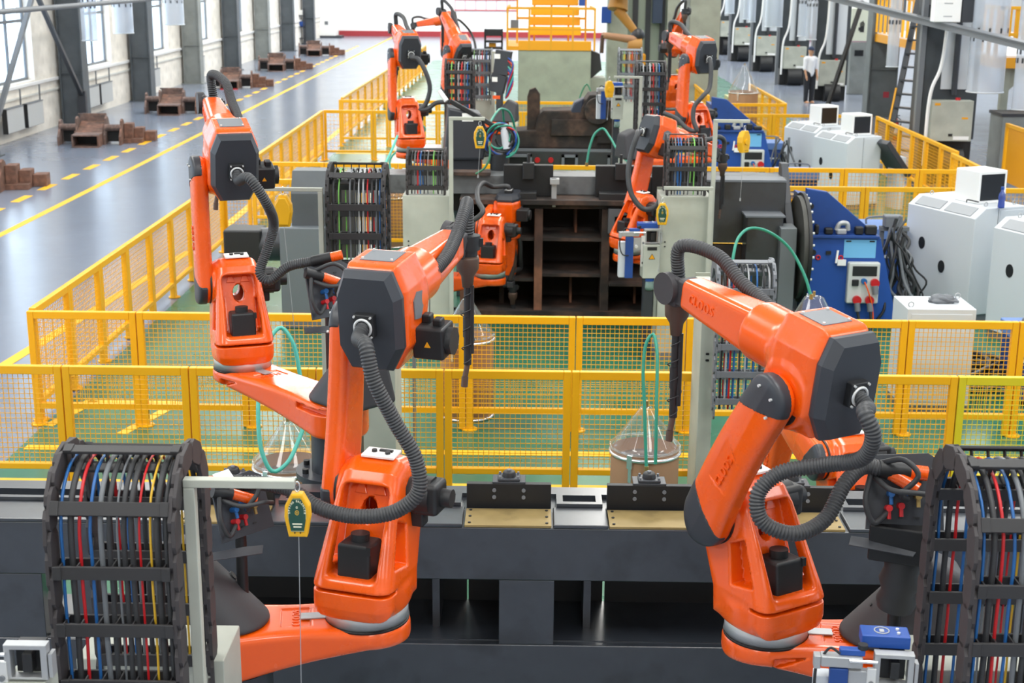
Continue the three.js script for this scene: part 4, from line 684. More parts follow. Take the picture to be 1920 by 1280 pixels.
// ------------------------------------------------------------------ wire drums with clear cones, and their liner hoses
function drum(label, pos, o = {}) {
  const t = thing('wire_drum', label, 'drum', pos), r = o.r ?? 0.255, h = o.h ?? 0.80;
  part('barrel', lathe([[0, 0.0], [r, 0.0], [r, h - 0.01], [r - 0.02, h], [r - 0.02, h - 0.25], [0, h - 0.25]], 40), o.barrel ?? M.cardboard, t, null, null, 'brown cardboard barrel');
  for (const y of [0.02, h - 0.03]) { const g = new THREE.TorusGeometry(r + 0.004, 0.014, 8, 40); g.rotateX(Math.PI / 2); part('rim_band', g, M.chrome, t, [0, y, 0]); }
  if (o.coil !== false) { part('wire_coil', lathe([[0.10, h - 0.24], [0.13, h - 0.10], [0.19, h - 0.08], [0.22, h - 0.12], [0.23, h - 0.24]], 36), mat(0x7a6a62, 0.5, 0.4), t); }
  const ch = o.cone ?? 0.30; part('clear_cone', lathe([[r + 0.006, h - 0.005], [r + 0.002, h + 0.03], [r - 0.02, h + 0.05], [o.tip ?? 0.05, h + ch], [(o.tip ?? 0.05) * 0.7, h + ch + 0.015], [0, h + ch + 0.015]], o.facets ?? 40), M.clear, t, null, null, 'clear plastic cone');
  part('lid_ring', (() => { const g = new THREE.TorusGeometry(r + 0.006, 0.009, 8, 40); g.rotateX(Math.PI / 2); return g; })(), M.clear, t, [0, h + 0.015, 0]);
  part('clasp', merge([bx(-0.02, 0.02, h - 0.09, h + 0.01, 0, 0.02), bx(-0.012, 0.012, h - 0.2, h - 0.08, 0, 0.012)]), M.chrome, t, mul(RY(-0.5), T(0, 0, r + 0.003)));
  part('spout', cyl(0.014, 0.05, 10), M.brass, t, [0, h + ch + 0.035, 0]);
  return t;
}
drum('cardboard wire drum with clear cone directly behind the black clamp plate', [0.87, 0, -10.1], { h: 0.73 });
drum('cardboard wire drum with tilted clear cone beside the robot pedestal', [-1.74, 0, -9.75], { h: 0.70 });
drum('cardboard wire drum behind the yellow fence, under the hanging torch', [-0.60, 0, -13.1], { cone: 0.34 });
drum('wire drum with faceted clear cone before the blue headstock', [2.69, 0, -13.2], { facets: 8, cone: 0.30, coil: false, h: 0.88, tip: 0.095 });
drum('blurred wire drum with clear cone by the aisle fence', [-2.15, 0, -21.6], { coil: false });
drum('tall cardboard drum wrapped under a clear cone near the pale column', [5.2, 0, -35.6], { r: 0.36, h: 1.25, facets: 8, cone: 0.62, coil: false });
function hoseArch(label, pts, m = M.tealDark, r = 0.0125) {
  const w = pts.map(p => p.isVector3 ? p : at(...p)), b = w[0].clone(), t = thing('liner_hose', label, 'hose', b);
  part('hose', tube(w.map(p => p.clone().sub(b)), r, 80, 8), m, t); part('end_fitting', cyl(r * 1.3, 0.05, 8), M.brass, t, [0, 0.0, 0]); return t;
}
hoseArch('green wire liner hose looped up from the clear cone behind the clamp plate', [[1212, 880, 10.3], [1208, 750, 10.3], [1206, 690, 10.3], [1213, 640, 10.3], [1224, 626, 10.3], [1231, 650, 10.25], [1231, 760, 10.2], [1229, 870, 10.2]]);
hoseArch('light teal liner hose looping beside the robot boom to the tilted cone', [[568, 770, 10.0], [562, 700, 10.0], [548, 640, 10.0], [527, 614, 10.0], [508, 632, 9.95], [490, 700, 9.9], [484, 780, 9.8], [492, 850, 9.75], [512, 884, 9.75], [538, 868, 9.8], [562, 820, 9.9], [572, 790, 9.95]], M.teal, 0.015);
hoseArch('green hose arched over the pale chain to the faceted cone', [[1521, 556, 13.2], [1508, 515, 13.2], [1480, 465, 13.2], [1440, 434, 13.1], [1406, 428, 13.0], [1385, 445, 12.9], [1375, 480, 12.8], [1372, 520, 12.8]], M.tealDark, 0.014);
hoseArch('green hose arched above the black clamp plates', [[1100, 308, 19.5], [1106, 275, 19.5], [1116, 250, 19.5], [1130, 241, 19.5], [1143, 256, 19.4], [1160, 285, 19.2], [1180, 306, 19.0]], M.tealDark, 0.016);
hoseArch('teal hose hanging from the bundled cables of the second cell', [[918, 232, 18.2], [930, 212, 18.6], [942, 204, 19], [956, 212, 19.2], [967, 250, 19.5], [966, 282, 19.8], [955, 290, 19.8], [947, 250, 19.5], [943, 206, 19.1]], M.tealDark, 0.016);
hoseArch('thin teal hose rising from behind the chain with green cables', [[722, 308, 17], [735, 280, 17.2], [745, 255, 17.5]], M.teal, 0.016);
hoseArch('teal hose running down past the second robot', [[788, 232, 20.9], [796, 245, 21.2], V(-2.15, 1.35, -21.6), V(-2.15, 1.12, -21.6)], M.teal, 0.016);
hoseArch('green hose bowed below the small lettered balancer', [[918, 270, 16.2], [918, 295, 16.2], [908, 315, 16.2], [892, 326, 16.2]], mat(0x2c6f4e, 0.4), 0.012);
hoseArch('dark green hose arched against the gantry base', [[1083, 210, 31], [1088, 180, 31], [1100, 158, 31], [1107, 170, 31], [1108, 210, 31]], mat(0x2c6f4e, 0.4), 0.018);

// ------------------------------------------------------------------ controllers and cabinets at the right
function controller(label, pos, turn, s = 1) {
  const t = thing('control_cabinet', label, 'cabinet', pos, turn); t.scale.setScalar(s);
  part('body', ext([[-0.38, 0.1], [0.38, 0.1], [0.38, 1.42], [-0.22, 1.42], [-0.38, 1.30]], 1.25, 0.012), M.cabinet, t); part('plinth', bx(-0.36, 0.36, 0, 0.1, -0.6, 0.6), M.frame, t);
  for (const z of [-0.28, 0.28]) part('louvre', box(0.15, 0.012, 0.48), mat(0x9a9ea2, 0.6), t, mul(T(-0.302, 1.363, z), RZ(0.644)));
  part('door_seam', bx(-0.03, -0.024, 0.14, 1.40, 0.624, 0.629), M.frame, t); part('door_panel', bx(0.0, 0.35, 0.14, 1.38, 0.624, 0.632, 0.004), M.cabinet, t); for (const [z, y] of [[-0.3, 0.85], [0.1, 0.62]]) part('cable_port', (() => { const g = cyl(0.06, 0.012, 18).clone(); g.rotateZ(Math.PI / 2); g.scale(1, 1.3, 1); return g; })(), M.black, t, [-0.38, y, z]);
  for (const [x, z] of [[-0.12, -0.5], [0.32, -0.5], [-0.12, 0.5], [0.32, 0.5]]) { const g = new THREE.TorusGeometry(0.025, 0.006, 6, 14); part('lifting_eye', g, M.steelDull, t, [x, 1.445, z]); }
  const k = part('screen_housing', merge([bx(-0.22, 0.22, 1.42, 1.82, -0.3, 0.12, 0.012)]), M.white, t, mul(T(0.10, 0, 0.22), RY(0)), null, 'white box housing the screen'); part('screen', bx(-0.18, 0.18, 1.46, 1.78, 0.118, 0.124), M.screen, k); part('cable_stub', tube([[-0.16, 1.43, 0.2], [-0.2, 1.47, 0.26], [-0.1, 1.45, 0.35]], 0.008, 14, 6), M.cableDark, t);
  return t;
}
controller('grey control cabinet with a blue bottle on its screen shelf', [5.42, 0, -17.7], 0.42, 1.0);
controller('grey control cabinet with a red helmet on top', [5.98, 0, -16.0], 0.42, 1.0);
controller('pale control cabinet without a desk panel, behind its twin', [5.45, 0, -27.6], 0.35, 0.92);
controller('pale control cabinet with slanted dark desk panel at its side', [5.72, 0, -26.0], 0.35, 0.92);
{ const t = thing('desk_panel', 'dark slanted operator panel leaning beside a pale control cabinet', 'panel', [6.62, 0.0, -25.7], 0.35); part('panel', bx(-0.05, 0.05, 0.0, 0.8, -0.3, 0.3, 0.01), M.charcoal, t, [0.05, 0.62, 0], [0, 0, 0.7]); part('leg', bx(-0.1, 0.0, 0, 0.95, -0.2, 0.2), M.cabinetSide, t); }
{ const p = onZ(1824, 400, -17.15), t = thing('drink_bottle', 'translucent blue drink bottle in front of the cabinet screen', 'bottle', [5.66, 1.424, -17.08]); part('body', lathe([[0, 0], [0.04, 0], [0.042, 0.02], [0.038, 0.08], [0.042, 0.13], [0.036, 0.17], [0.018, 0.2], [0.018, 0.22], [0, 0.22]], 18), M.bottle, t); part('cap', cyl(0.02, 0.035, 12), M.blueBright, t, [0, 0.237, 0]); }
{ const t = thing('red_helmet', 'dark red helmet lying on the control cabinet', 'helmet', [6.28, 1.425, -15.45]); part('shell', lathe([[0, 0.12], [0.06, 0.11], [0.11, 0.07], [0.13, 0.0], [0.12, 0.0]], 20), mat(0x8e2a30, 0.45), t); part('brim', (() => { const g = new THREE.TorusGeometry(0.13, 0.012, 6, 20); g.rotateX(Math.PI / 2); return g; })(), mat(0x8e2a30, 0.45), t); }
{ const t = thing('low_cabinet', 'low grey steel cabinet with a crumpled glove on top', 'cabinet', [3.95, 0, -13.6]); part('body', bx(-0.33, 0.33, 0.08, 1.05, -0.28, 0.28, 0.008), M.cabinetSide, t); part('door', bx(-0.29, 0.29, 0.12, 1.0, 0.28, 0.287, 0.003), M.cabinetSide, t); part('plinth', bx(-0.32, 0.32, 0, 0.08, -0.27, 0.27), M.frame, t); part('lifting_eye', new THREE.TorusGeometry(0.025, 0.006, 6, 14), M.steelDull, t, [0.28, 1.075, -0.2]); part('lifting_eye', new THREE.TorusGeometry(0.025, 0.006, 6, 14), M.steelDull, t, [-0.28, 1.075, 0.2]); }
{ const t = thing('crumpled_glove', 'crumpled grey glove lying on the low cabinet', 'glove', [4.02, 1.05, -13.6]); const g = new THREE.SphereGeometry(1, 18, 12); const p = g.attributes.position; for (let i = 0; i < p.count; i++) { const k = 0.75 + 0.5 * hash2(Math.round(p.getX(i) * 3), Math.round(p.getY(i) * 3 + p.getZ(i) * 5), 5); p.setXYZ(i, p.getX(i) * 0.12 * k, Math.max(0, 0.03 + p.getY(i) * 0.05 * k), p.getZ(i) * 0.06 * k); } g.computeVertexNormals(); part('palm', g, M.frame, t); for (const a of [-0.3, 0, 0.3]) part('finger', rod(V(0.06, 0.03, a * 0.1), V(0.15, 0.025, a * 0.2), 0.014, 8), M.frame, t); }
function powerBox(label, pos, w, h, d, turn = 0) { const t = thing('power_source', label, 'power source', pos, turn); part('body', bx(-w / 2, w / 2, 0.06, h - 0.14, -d / 2, d / 2, 0.015), M.blue, t); part('lid', bx(-w / 2 - 0.02, w / 2 + 0.02, h - 0.14, h, -d / 2 - 0.02, d / 2 + 0.02, 0.015), mat(0x5f7fb8, 0.5), t); part('front_strip', bx(-w / 2, w / 2, h * 0.62, h * 0.66, d / 2, d / 2 + 0.006), M.cabinet, t); part('yellow_sticker', bx(-w * 0.32, -w * 0.12, h * 0.5, h * 0.56, d / 2, d / 2 + 0.006), M.amber, t); for (const x of [-1, 1]) part('wheel', cy(0.06, 0.04, x * w * 0.4, 0.06, d / 2 - 0.08, 'x', 16), M.black, t); part('handle', tube([[-w * 0.35, h, 0], [-w * 0.35, h + 0.07, 0], [w * 0.35, h + 0.07, 0], [w * 0.35, h, 0]], 0.014, 24, 6), M.frame, t); return t; }
powerBox('blue welding power source between cable rack and bottle cabinet', [4.52, 0, -18.3], 0.50, 1.0, 0.7);
powerBox('blue welding power source at the edge beyond the low cabinet', [5.15, 0, -13.9], 0.6, 0.75, 0.7);
powerBox('small blue power source beside the twin pale cabinets', [4.75, 0, -28.6], 0.5, 0.85, 0.6);
powerBox('blue power source behind the fence post at the second cell', [4.35, 0, -23.4], 0.6, 1.0, 0.6);
{ // frame rack with hanging cable bundle
  const t = thing('cable_rack', 'grey rack with tangled black cable bundles beside the blue headstock', 'rack', [4.42, 0, -17.0]);
  for (const x of [-0.12, 0.16]) part('rack_post', bx(x - 0.025, x + 0.025, 0, 1.15, -0.3, -0.25), M.frame, t); part('rack_top', bx(-0.15, 0.2, 1.1, 1.15, -0.32, -0.22), M.frame, t);
  for (let i = 0; i < 22; i++) { const pts = []; let x = rr(-0.12, 0.1), z = rr(-0.25, 0.1), y = rr(0.9, 1.3); for (let k = 0; k < 8; k++) { pts.push([x, Math.max(0.03, y), z]); x += rr(-0.10, 0.13) + (y < 0.2 ? 0.06 : 0); y -= rr(0.1, 0.24); z += rr(-0.06, 0.1); } part('cable', tube(pts, rr(0.01, 0.026), 30, 6), [M.cableDark, M.cableGrey, M.frame, M.black][i % 4], t); }
  part('valve_block', bx(-0.12, 0.1, 1.15, 1.3, -0.3, -0.15, 0.02), M.frame, t);
}
{ const t = thing('cable_heap', 'tangled heap of dark cables on the floor beside the low cabinet', 'cables', [4.55, 0, -14.2]); for (let i = 0; i < 16; i++) { const pts = []; const a0 = rr(0, 6), R = rr(0.12, 0.3), cx = rr(-0.2, 0.25), cz = rr(-0.2, 0.2), y = rr(0.05, 0.35); for (let k = 0; k < 9; k++) pts.push([cx + R * Math.cos(a0 + k * 0.75), Math.max(0.03, y + rr(-0.05, 0.05)), cz + R * Math.sin(a0 + k * 0.75)]); part('cable', tube(pts, rr(0.014, 0.028), 30, 6), [M.cableDark, M.black, M.cableGrey][i % 3], t); } }
{ const t = thing('far_cable_rack', 'grey rack of dark cables beside the blurred blue headstock', 'rack', [4.72, 0, -26.9]); for (const x of [-0.1, 0.14]) part('rack_post', bx(x - 0.02, x + 0.02, 0, 1.1, -0.2, -0.16), M.frame, t); for (let i = 0; i < 10; i++) { const pts = []; let x = rr(-0.12, 0.1), y = rr(0.8, 1.1); for (let k = 0; k < 6; k++) { pts.push([x, Math.max(0.03, y), rr(-0.15, 0.1)]); x += rr(-0.1, 0.1); y -= 0.18; } part('cable', tube(pts, rr(0.012, 0.025), 20, 6), [M.cableDark, M.frame][i % 2], t); } }
// ------------------------------------------------------------------ junction plates, torch service stations, jug
const onX = (px, py, X) => { const d = rayDir(px, py); return camera.position.clone().addScaledVector(d, X / d.x); };
function junction(label, pos, turn, s = 1, o = {}) {
  const t = thing('junction_plate', label, 'junction plate', pos, turn); t.scale.setScalar(s);
  const pl = part('mounting_plate', ext([[-0.16, -0.15], [0.16, -0.15], [0.16, 0.13], [0.10, 0.17], [-0.14, 0.16]], 0.012, 0.002), M.charcoal, t, null, [-0.35, 0.25, 0.12]);
  part('lower_bracket', ext([[-0.14, -0.02], [0.12, -0.05], [0.15, 0.0], [0.04, 0.02], [-0.13, 0.03]], 0.006, 0.002), M.charcoal, t, [-0.06, -0.20, 0.10], [-1.1, 0.1, 0.15]);
  for (let i = 0; i < 6; i++) part('plate_slot', box(0.02, 0.008, 0.006), M.black, pl, [-0.09 + (i % 3) * 0.07, 0.10 - Math.floor(i / 3) * 0.2, 0.008]);
  for (const [x, y, c] of [[-0.06, 0.0, 'cableBlue'], [0.0, 0.02, 'cableBlue'], [-0.07, -0.06, 'red'], [-0.02, -0.05, 'red'], [0.05, -0.01, 'brass']]) { part('valve_fitting', cy(0.014, 0.06, x, y, 0.03, 'z', 10), M[c], pl); part('fitting_tee', cy(0.009, 0.05, x, y - 0.02, 0.045, 'y', 8), M[c], pl); }
  part('orange_plug', rod(V(-0.06, 0.10, 0.05), V(0.06, 0.05, 0.07), 0.028, 12), M.orange, t); part('black_sleeve', rod(V(-0.16, 0.13, 0.05), V(-0.06, 0.10, 0.05), 0.033, 12), M.black, t);
  for (const pts of [[[-0.13, 0.12, 0.06], [-0.14, -0.02, 0.12], [-0.10, -0.10, 0.12], [-0.05, -0.06, 0.08]], [[-0.10, 0.14, 0.05], [0.0, 0.18, 0.10], [0.06, 0.13, 0.12], [0.0, 0.04, 0.12], [0.02, 0.0, 0.06]], [[-0.12, 0.08, 0.06], [-0.04, 0.06, 0.14], [0.08, 0.06, 0.14], [0.15, 0.02, 0.06]]]) part('loop_cable', tube(pts, 0.012, 30, 8), M.cableDark, t);
  if (o.paper) part('paper_tag', bx(-0.05, 0.05, -0.035, 0.035, -0.001, 0.001), M.paper, t, [-0.10, 0.20, 0.06], [-0.9, 0.2, 0.3]);
  if (o.sleeve) { const g = lathe([[0.075, 0], [0.085, 0.04], [0.07, 0.08], [0.09, 0.13], [0.075, 0.18], [0.085, 0.24], [0.06, 0.28]], 20); part('bellows_sleeve', g, M.rubber, t, [0.0, -0.52, 0.0], [0, 0, -0.1]); part('dark_box', bx(-0.12, 0.12, -0.28, -0.12, -0.1, 0.1, 0.01), M.beamBlack, t); }
  part('support_stem', rod(V(0, -0.62, -0.03), V(0, -0.1, -0.03), 0.03, 10), M.black, t);
  return t;
}
junction('dark hose junction plate with paper tag, behind the gallows of the lettered balancer', at(452, 950, 5.9), 0.5, 0.8, { paper: true });
junction('dark hose junction plate with orange plug and black bellows sleeve beside a black chain', at(1695, 925, 5.65), -0.35, 0.95, { sleeve: true });
junction('hose junction plate with loops of black cable behind the tallest robot head', at(620, 545, 8.75), 0.4, 1.05);
{ // large pivot housing of the second cell robot
  const p = at(872, 258, 17.9), t = thing('pivot_housing', 'large dark pivot housing with bundled blue and green cables', 'housing', p, 0.1);
  part('housing', ext([[-0.28, -0.25], [0.22, -0.25], [0.30, 0.05], [0.18, 0.32], [-0.22, 0.40]], 0.5, 0.03), M.charcoal, t); part('cover_strip', bar(V(-0.2, 0.48, 0.22), V(0.45, 0.12, 0.3), 0.05, 0.06, 0.015), M.black, t); part('white_label', bx(-0.07, 0.07, -0.05, 0.05, 0.252, 0.256), M.paper, t, [0.02, 0.28, 0]); part('stem', bx(-0.2, 0.2, -0.9, -0.25, -0.15, 0.15), M.charcoal, t);
  for (let i = 0; i < 9; i++) { const r = 0.10 + rnd() * 0.1, a0 = rr(0, 6), cx = 0.42 + rr(-0.06, 0.08), cyy = -0.02 + rr(-0.1, 0.08); part('cable_loop', tube(Array.from({ length: 10 }, (_, k) => [cx + r * Math.cos(a0 + k * 0.65), cyy + r * 1.1 * Math.sin(a0 + k * 0.65), 0.28 + rr(-0.04, 0.08)]), 0.013, 40, 6), [M.blueBright, M.cableDark, M.tealDark, M.black, M.red][i % 5], t); }
  part('white_grip', rod(V(-0.33, 0.60, 0.2), V(-0.24, 0.48, 0.25), 0.03, 12), M.white, t); part('motor', cy(0.12, 0.22, 0.42, -0.28, 0.25, 'y', 20), M.black, t); part('pendant_tool', rod(V(0.46, 0.2, 0.3), V(0.5, -0.1, 0.32), 0.05, 10), M.cabinetSide, t);
}
{ const p = at(940, 140, 25), t = thing('tilted_control_box', 'tilted dark control box with white labels in the third cell', 'control box', p, -0.3); part('upper_box', bx(-0.14, 0.14, 0.0, 0.42, -0.06, 0.06, 0.01), M.charcoal, t, [0, 0, 0], [0, 0, -0.12]); part('lower_box', bx(-0.16, 0.12, -0.32, 0.0, -0.06, 0.06, 0.01), M.charcoal, t, [0, 0, 0], [0, 0, -0.25]); for (const [x, y] of [[-0.05, 0.32], [-0.10, -0.08]]) part('white_label', bx(x - 0.05, x + 0.05, y - 0.04, y + 0.04, 0.065, 0.07), M.paper, t); for (let i = 0; i < 6; i++) part('cable', tube([[0.14, 0.3 - i * 0.05, 0.05], [0.24, 0.2 - i * 0.06, 0.08], [0.16, -0.1 - i * 0.05, 0.1], [0.1, -0.4, 0.05]], 0.014, 24, 6), [M.blueBright, M.red, M.cableDark, M.teal][i % 4], t); part('orange_plug', bx(-0.14, 0.0, -0.42, -0.36, 0, 0.06), M.orange, t); part('stem', bx(-0.08, 0.02, -1.2, -0.3, -0.05, 0.05), M.charcoal, t); }
const warnTri = M.amber;
function station(label, pos, turn, s = 1, o = {}) {        // torch cleaning station
  const t = thing('torch_station', label, 'torch station', pos, turn); t.scale.setScalar(s);
  part('body', bx(-0.02, 0.15, -0.42, -0.07, -0.09, 0.09, 0.006), M.towerGrey, t, null, null, 'pale grey body'); part('black_label', bx(0.02, 0.12, -0.125, -0.09, 0.09, 0.093), M.black, t);
  { const g = ext([[-0.035, -0.028], [0.035, -0.028], [0, 0.032]], 0.003); part('warning_triangle', g, M.black, t, [0.07, -0.19, 0.092]); const q = ext([[-0.027, -0.023], [0.027, -0.023], [0, 0.024]], 0.003); part('warning_field', q, M.amber, t, [0.07, -0.19, 0.094]); }
  part('cutter_frame', ext([[-0.01, -0.06], [0.16, -0.06], [0.16, 0.09], [-0.01, 0.09]], 0.05, 0.003, [[[0.015, -0.05], [0.015, 0.07], [0.135, 0.07], [0.135, -0.05]]]), M.steelDull, t, [0, 0, 0.03]); part('cutter_cavity', bx(0.02, 0.13, -0.05, 0.07, -0.06, 0.0), M.black, t); part('cutter_block', bx(0.06, 0.10, -0.03, 0.05, 0.0, 0.05, 0.004), M.black, t);
  if (!o.teal) part('blue_cover', bx(-0.06, 0.15, 0.08, 0.14, -0.13, -0.02, 0.006), M.blueBright, t); if (!o.teal) { const g = new THREE.TorusGeometry(0.032, 0.003, 6, 24); g.rotateX(-Math.PI / 2); part('round_emblem', g, M.cableLight, t, [0.03, 0.142, -0.075]); part('emblem_core', bx(0.02, 0.04, 0.139, 0.143, -0.09, -0.06), M.cableLight, t); } if (!o.teal) for (const z of [-0.09, -0.05]) part('cover_screw', cyl(0.008, 0.01, 8), M.steel, t, [0.10, 0.143, z]);
  part('cylinder_body', bx(-0.24, -0.06, 0.015, 0.065, 0.0, 0.06, 0.006), M.steelDull, t); part('piston_rod', cy(0.008, 0.12, -0.06, 0.055, 0.065, 'x', 10), M.chrome, t); part('pneumatic_valve', bx(-0.16, -0.05, 0.065, 0.095, 0.0, 0.04, 0.006), o.teal ? M.teal : M.blueBright, t); part('knob', cy(0.022, 0.022, -0.06, 0.105, 0.02, 'y', 16), M.black, t); part('end_clamp', bx(-0.27, -0.24, 0.0, 0.06, 0.0, 0.05, 0.003), M.steelDull, t);
  part('blue_strip', bx(-0.20, -0.12, -0.42, 0.01, 0.02, 0.06, 0.004), M.blue, t); part('arm_plate', bx(-0.12, -0.03, -0.13, 0.0, 0.01, 0.05, 0.004), M.steelDull, t); part('arm_bolt', cy(0.018, 0.02, -0.09, -0.09, 0.055, 'z', 6), M.steel, t); part('link_bar', bx(-0.04, 0.0, -0.3, 0.02, 0.04, 0.06, 0.004), M.steel, t); part('link_bolt', cy(0.012, 0.012, -0.02, -0.05, 0.065, 'z', 8), M.frame, t); part('link_bolt', cy(0.012, 0.012, -0.02, -0.26, 0.065, 'z', 8), M.black, t);
  part('side_bracket', bx(0.165, 0.18, -0.05, 0.05, 0.0, 0.05), M.steelDull, t); part('supply_box', bx(-0.26, -0.19, -0.42, -0.05, -0.06, 0.02, 0.004), M.cabinet, t); part('air_hose', tube([[-0.23, 0.06, 0.03], [-0.20, 0.10, 0.04], [-0.16, 0.08, 0.05]], 0.006, 14, 6), M.black, t); part('air_hose', tube([[-0.26, 0.02, 0.04], [-0.26, -0.1, 0.06], [-0.23, -0.17, 0.08], [-0.17, -0.18, 0.07]], 0.007, 20, 6), M.black, t);
  if (o.bottle) { part('fluid_bottle', lathe([[0, 0], [0.05, 0], [0.055, 0.03], [0.05, 0.09], [0.03, 0.12], [0, 0.12]], 18), new THREE.MeshPhysicalMaterial({ color: 0xb8d8cf, roughness: 0.15, transmission: 0.6, thickness: 0 }), t, [0.06, -0.55, 0.02]); part('bottle_cap', cyl(0.055, 0.03, 16), M.blueBright, t, [0.06, -0.44, 0.02]); }
  part('stand', bx(0.0, 0.1, -pos.y / s, -0.42, -0.05, 0.05, 0.004), M.charcoal, t);
  return t;
}
station('steel and blue torch cleaning station with round emblem and warning triangle', at(1640, 1250, 4.9), -0.1, 0.78, {});
station('steel and blue torch station with teal valve beside the large black chain', at(22, 1236, 4.55), 0.0, 0.8, { teal: true });
station('small torch station with fluid bottle beside the bolted workpiece tower', at(1208, 444, 15.4), 0.1, 1.05, { bottle: true });
station('blurred torch station with fluid bottle below a yellow balancer', at(1150, 172, 21.2), 0.1, 0.95, { bottle: true });
{ const p = at(790, 560, 12.5), t = thing('fluid_jug', 'translucent jug with blue cap on a bracket beside the pale tower', 'jug', p, 0); part('jug', lathe([[0, -0.17], [0.055, -0.17], [0.06, -0.15], [0.06, 0.06], [0.045, 0.10], [0.03, 0.12], [0, 0.12]], 18), new THREE.MeshPhysicalMaterial({ color: 0xdfe6ea, roughness: 0.3, transmission: 0.5, thickness: 0 }), t); part('blue_cap', cyl(0.036, 0.04, 14), M.blueBright, t, [0, 0.14, 0]); part('bracket', merge([bx(-0.07, 0.07, 0.165, 0.18, -0.05, 0.05), bx(-0.075, -0.065, -0.2, 0.18, -0.05, -0.03), bx(0.065, 0.075, -0.2, 0.18, -0.05, -0.03), bx(-0.075, 0.075, -0.2, -0.175, -0.06, 0.06)]), M.frame, t); part('feeder_head', bx(-0.04, 0.04, 0.18, 0.28, -0.04, 0.04, 0.006), M.blueBright, t); part('feed_tube', tube([[0.02, 0.28, 0], [0.08, 0.3, 0.02], [0.09, 0.24, 0.02], [0.05, 0.2, 0.02]], 0.006, 16, 6), M.black, t); part('hanger', bx(-0.09, -0.06, -p.y, 0.3, -0.08, -0.05), M.frame, t); }

// ------------------------------------------------------------------ rusty frames waiting by the aisle
{
  const t = thing('rusty_steel_frame', 'dark rusty welded boom frame with box front, beside the first dark column', 'steel frame', [-10.5, 0, -33.6], 0.12);
  const R = M.rustGrey, B = M.rustBrown; t.scale.setScalar(0.74);
  part('box_floor', bx(-0.42, 0.42, 0.0, 0.04, -1.4, 0.55), R, t); part('box_side', bx(-0.42, -0.37, 0.04, 0.36, -0.3, 0.55), R, t); part('box_side', bx(0.37, 0.42, 0.04, 0.36, -0.3, 0.55), B, t); part('box_top', bx(-0.42, 0.42, 0.36, 0.40, -0.5, 0.55), R, t); part('box_web', bx(-0.37, 0.37, 0.04, 0.36, -0.3, -0.26), M.beamBlack, t);
  part('sloping_top', (() => { const g = box(0.8, 0.04, 1.25).clone(); g.rotateX(0.28); g.translate(0, 0.52, -0.75); return g; })(), B, t);
  const prof = [[-0.65, 0], [0.35, 0], [0.35, 0.30], [0.05, 0.55], [-0.05, 0.80], [-0.25, 0.86], [-0.45, 0.78], [-0.65, 0.5]];
  for (const [x, mm] of [[-0.95, R], [-0.46, R], [0.46, R], [0.98, B]]) part('side_cheek', ext(prof.map(([a, b]) => [-a, Math.abs(x) > 0.6 ? b * 0.92 : b]), 0.07, 0.01), mm, t, [x, 0, -0.6 + (Math.abs(x) > 0.6 ? 0.2 : 0)], [0, Math.PI / 2, 0]);
  part('cross_tube', cy(0.11, 0.5, -0.7, 0.55, -0.45, 'x', 20), R, t); part('cross_tube', cy(0.11, 0.5, 0.72, 0.52, -0.45, 'x', 20), R, t); part('dark_web', bx(-0.9, 0.95, 0.05, 0.42, -0.75, -0.7), M.beamBlack, t);
  part('rear_box', bx(-0.45, 0.35, 0.3, 0.88, -1.6, -1.2, 0.02), R, t); part('rear_bar', bx(-0.5, 0.4, 0.86, 0.91, -1.25, -1.2), R, t);
  for (const [x0, x1, h, z] of [[1.02, 1.3, 0.62, -0.7], [1.3, 1.6, 0.46, -0.95], [1.6, 1.95, 0.32, -1.15]]) { part('stepped_lug', bx(x0, x1, 0, h, z - 0.5, z, 0.02), B, t); }
  part('lug_foot', bx(0.98, 1.6, 0, 0.14, -1.5, -0.6, 0.01), B, t);
  const L = ['rusty boom frame half out of view beside the blue-grey pipe', 'rusty boom frame beside the second dark column', 'rusty boom frame with an orange-red front edge', 'rusty boom frame beside the pale grey column base', 'blurred rusty boom frame by the white cabinet and tool stand'];
  [[-10.7, -26.2], [-10.4, -41.0], [-10.5, -49.8], [-10.4, -58.4], [-10.35, -68.3]].forEach(([x, z], i) => { const c = dup(t, [x, 0, z], 0.12, L[i]); if (i === 2) { const e = part('red_edge', bx(-0.40, 0.40, 0.0, 0.05, 0.55, 0.57), M.red, c); } });
}
// X-bracing and pipe at the window wall, perforated translucent sleeves on the columns
{
  const t = thing('cross_brace', 'crossed steel bracing bars in front of the first window', 'brace', [0, 0, 0]); const a = V(-11.95, 0.75, -38.0), b = V(-11.95, 6.5, -31.6), c = V(-11.9, 0.75, -31.6), d = V(-11.9, 6.5, -38.0);
  part('brace_bar', bar(a, b, 0.10, 0.10), M.charcoal, t); part('brace_bar', bar(c, d, 0.10, 0.10), M.frame, t); part('gusset', bx(-12.02, -11.86, 3.4, 3.85, -35.05, -34.6), M.charcoal, t); part('lower_gusset', bx(-12.05, -11.85, 0.0, 0.9, -38.05, -37.9), M.charcoal, t);
  const p = onX(0, 22, -11.0), q = onX(250, 1, -11.0); const s = thing('roof_pipe', 'long grey pipe running level past the first columns', 'pipe', p); part('pipe', rod(V(0, 0, 6), q.clone().sub(p).multiplyScalar(1.3), 0.06, 14), M.frame, s); part('hanger', rod(V(0, 0, 3), V(0, CEIL - p.y, 3), 0.02, 6), M.frame, s);
}
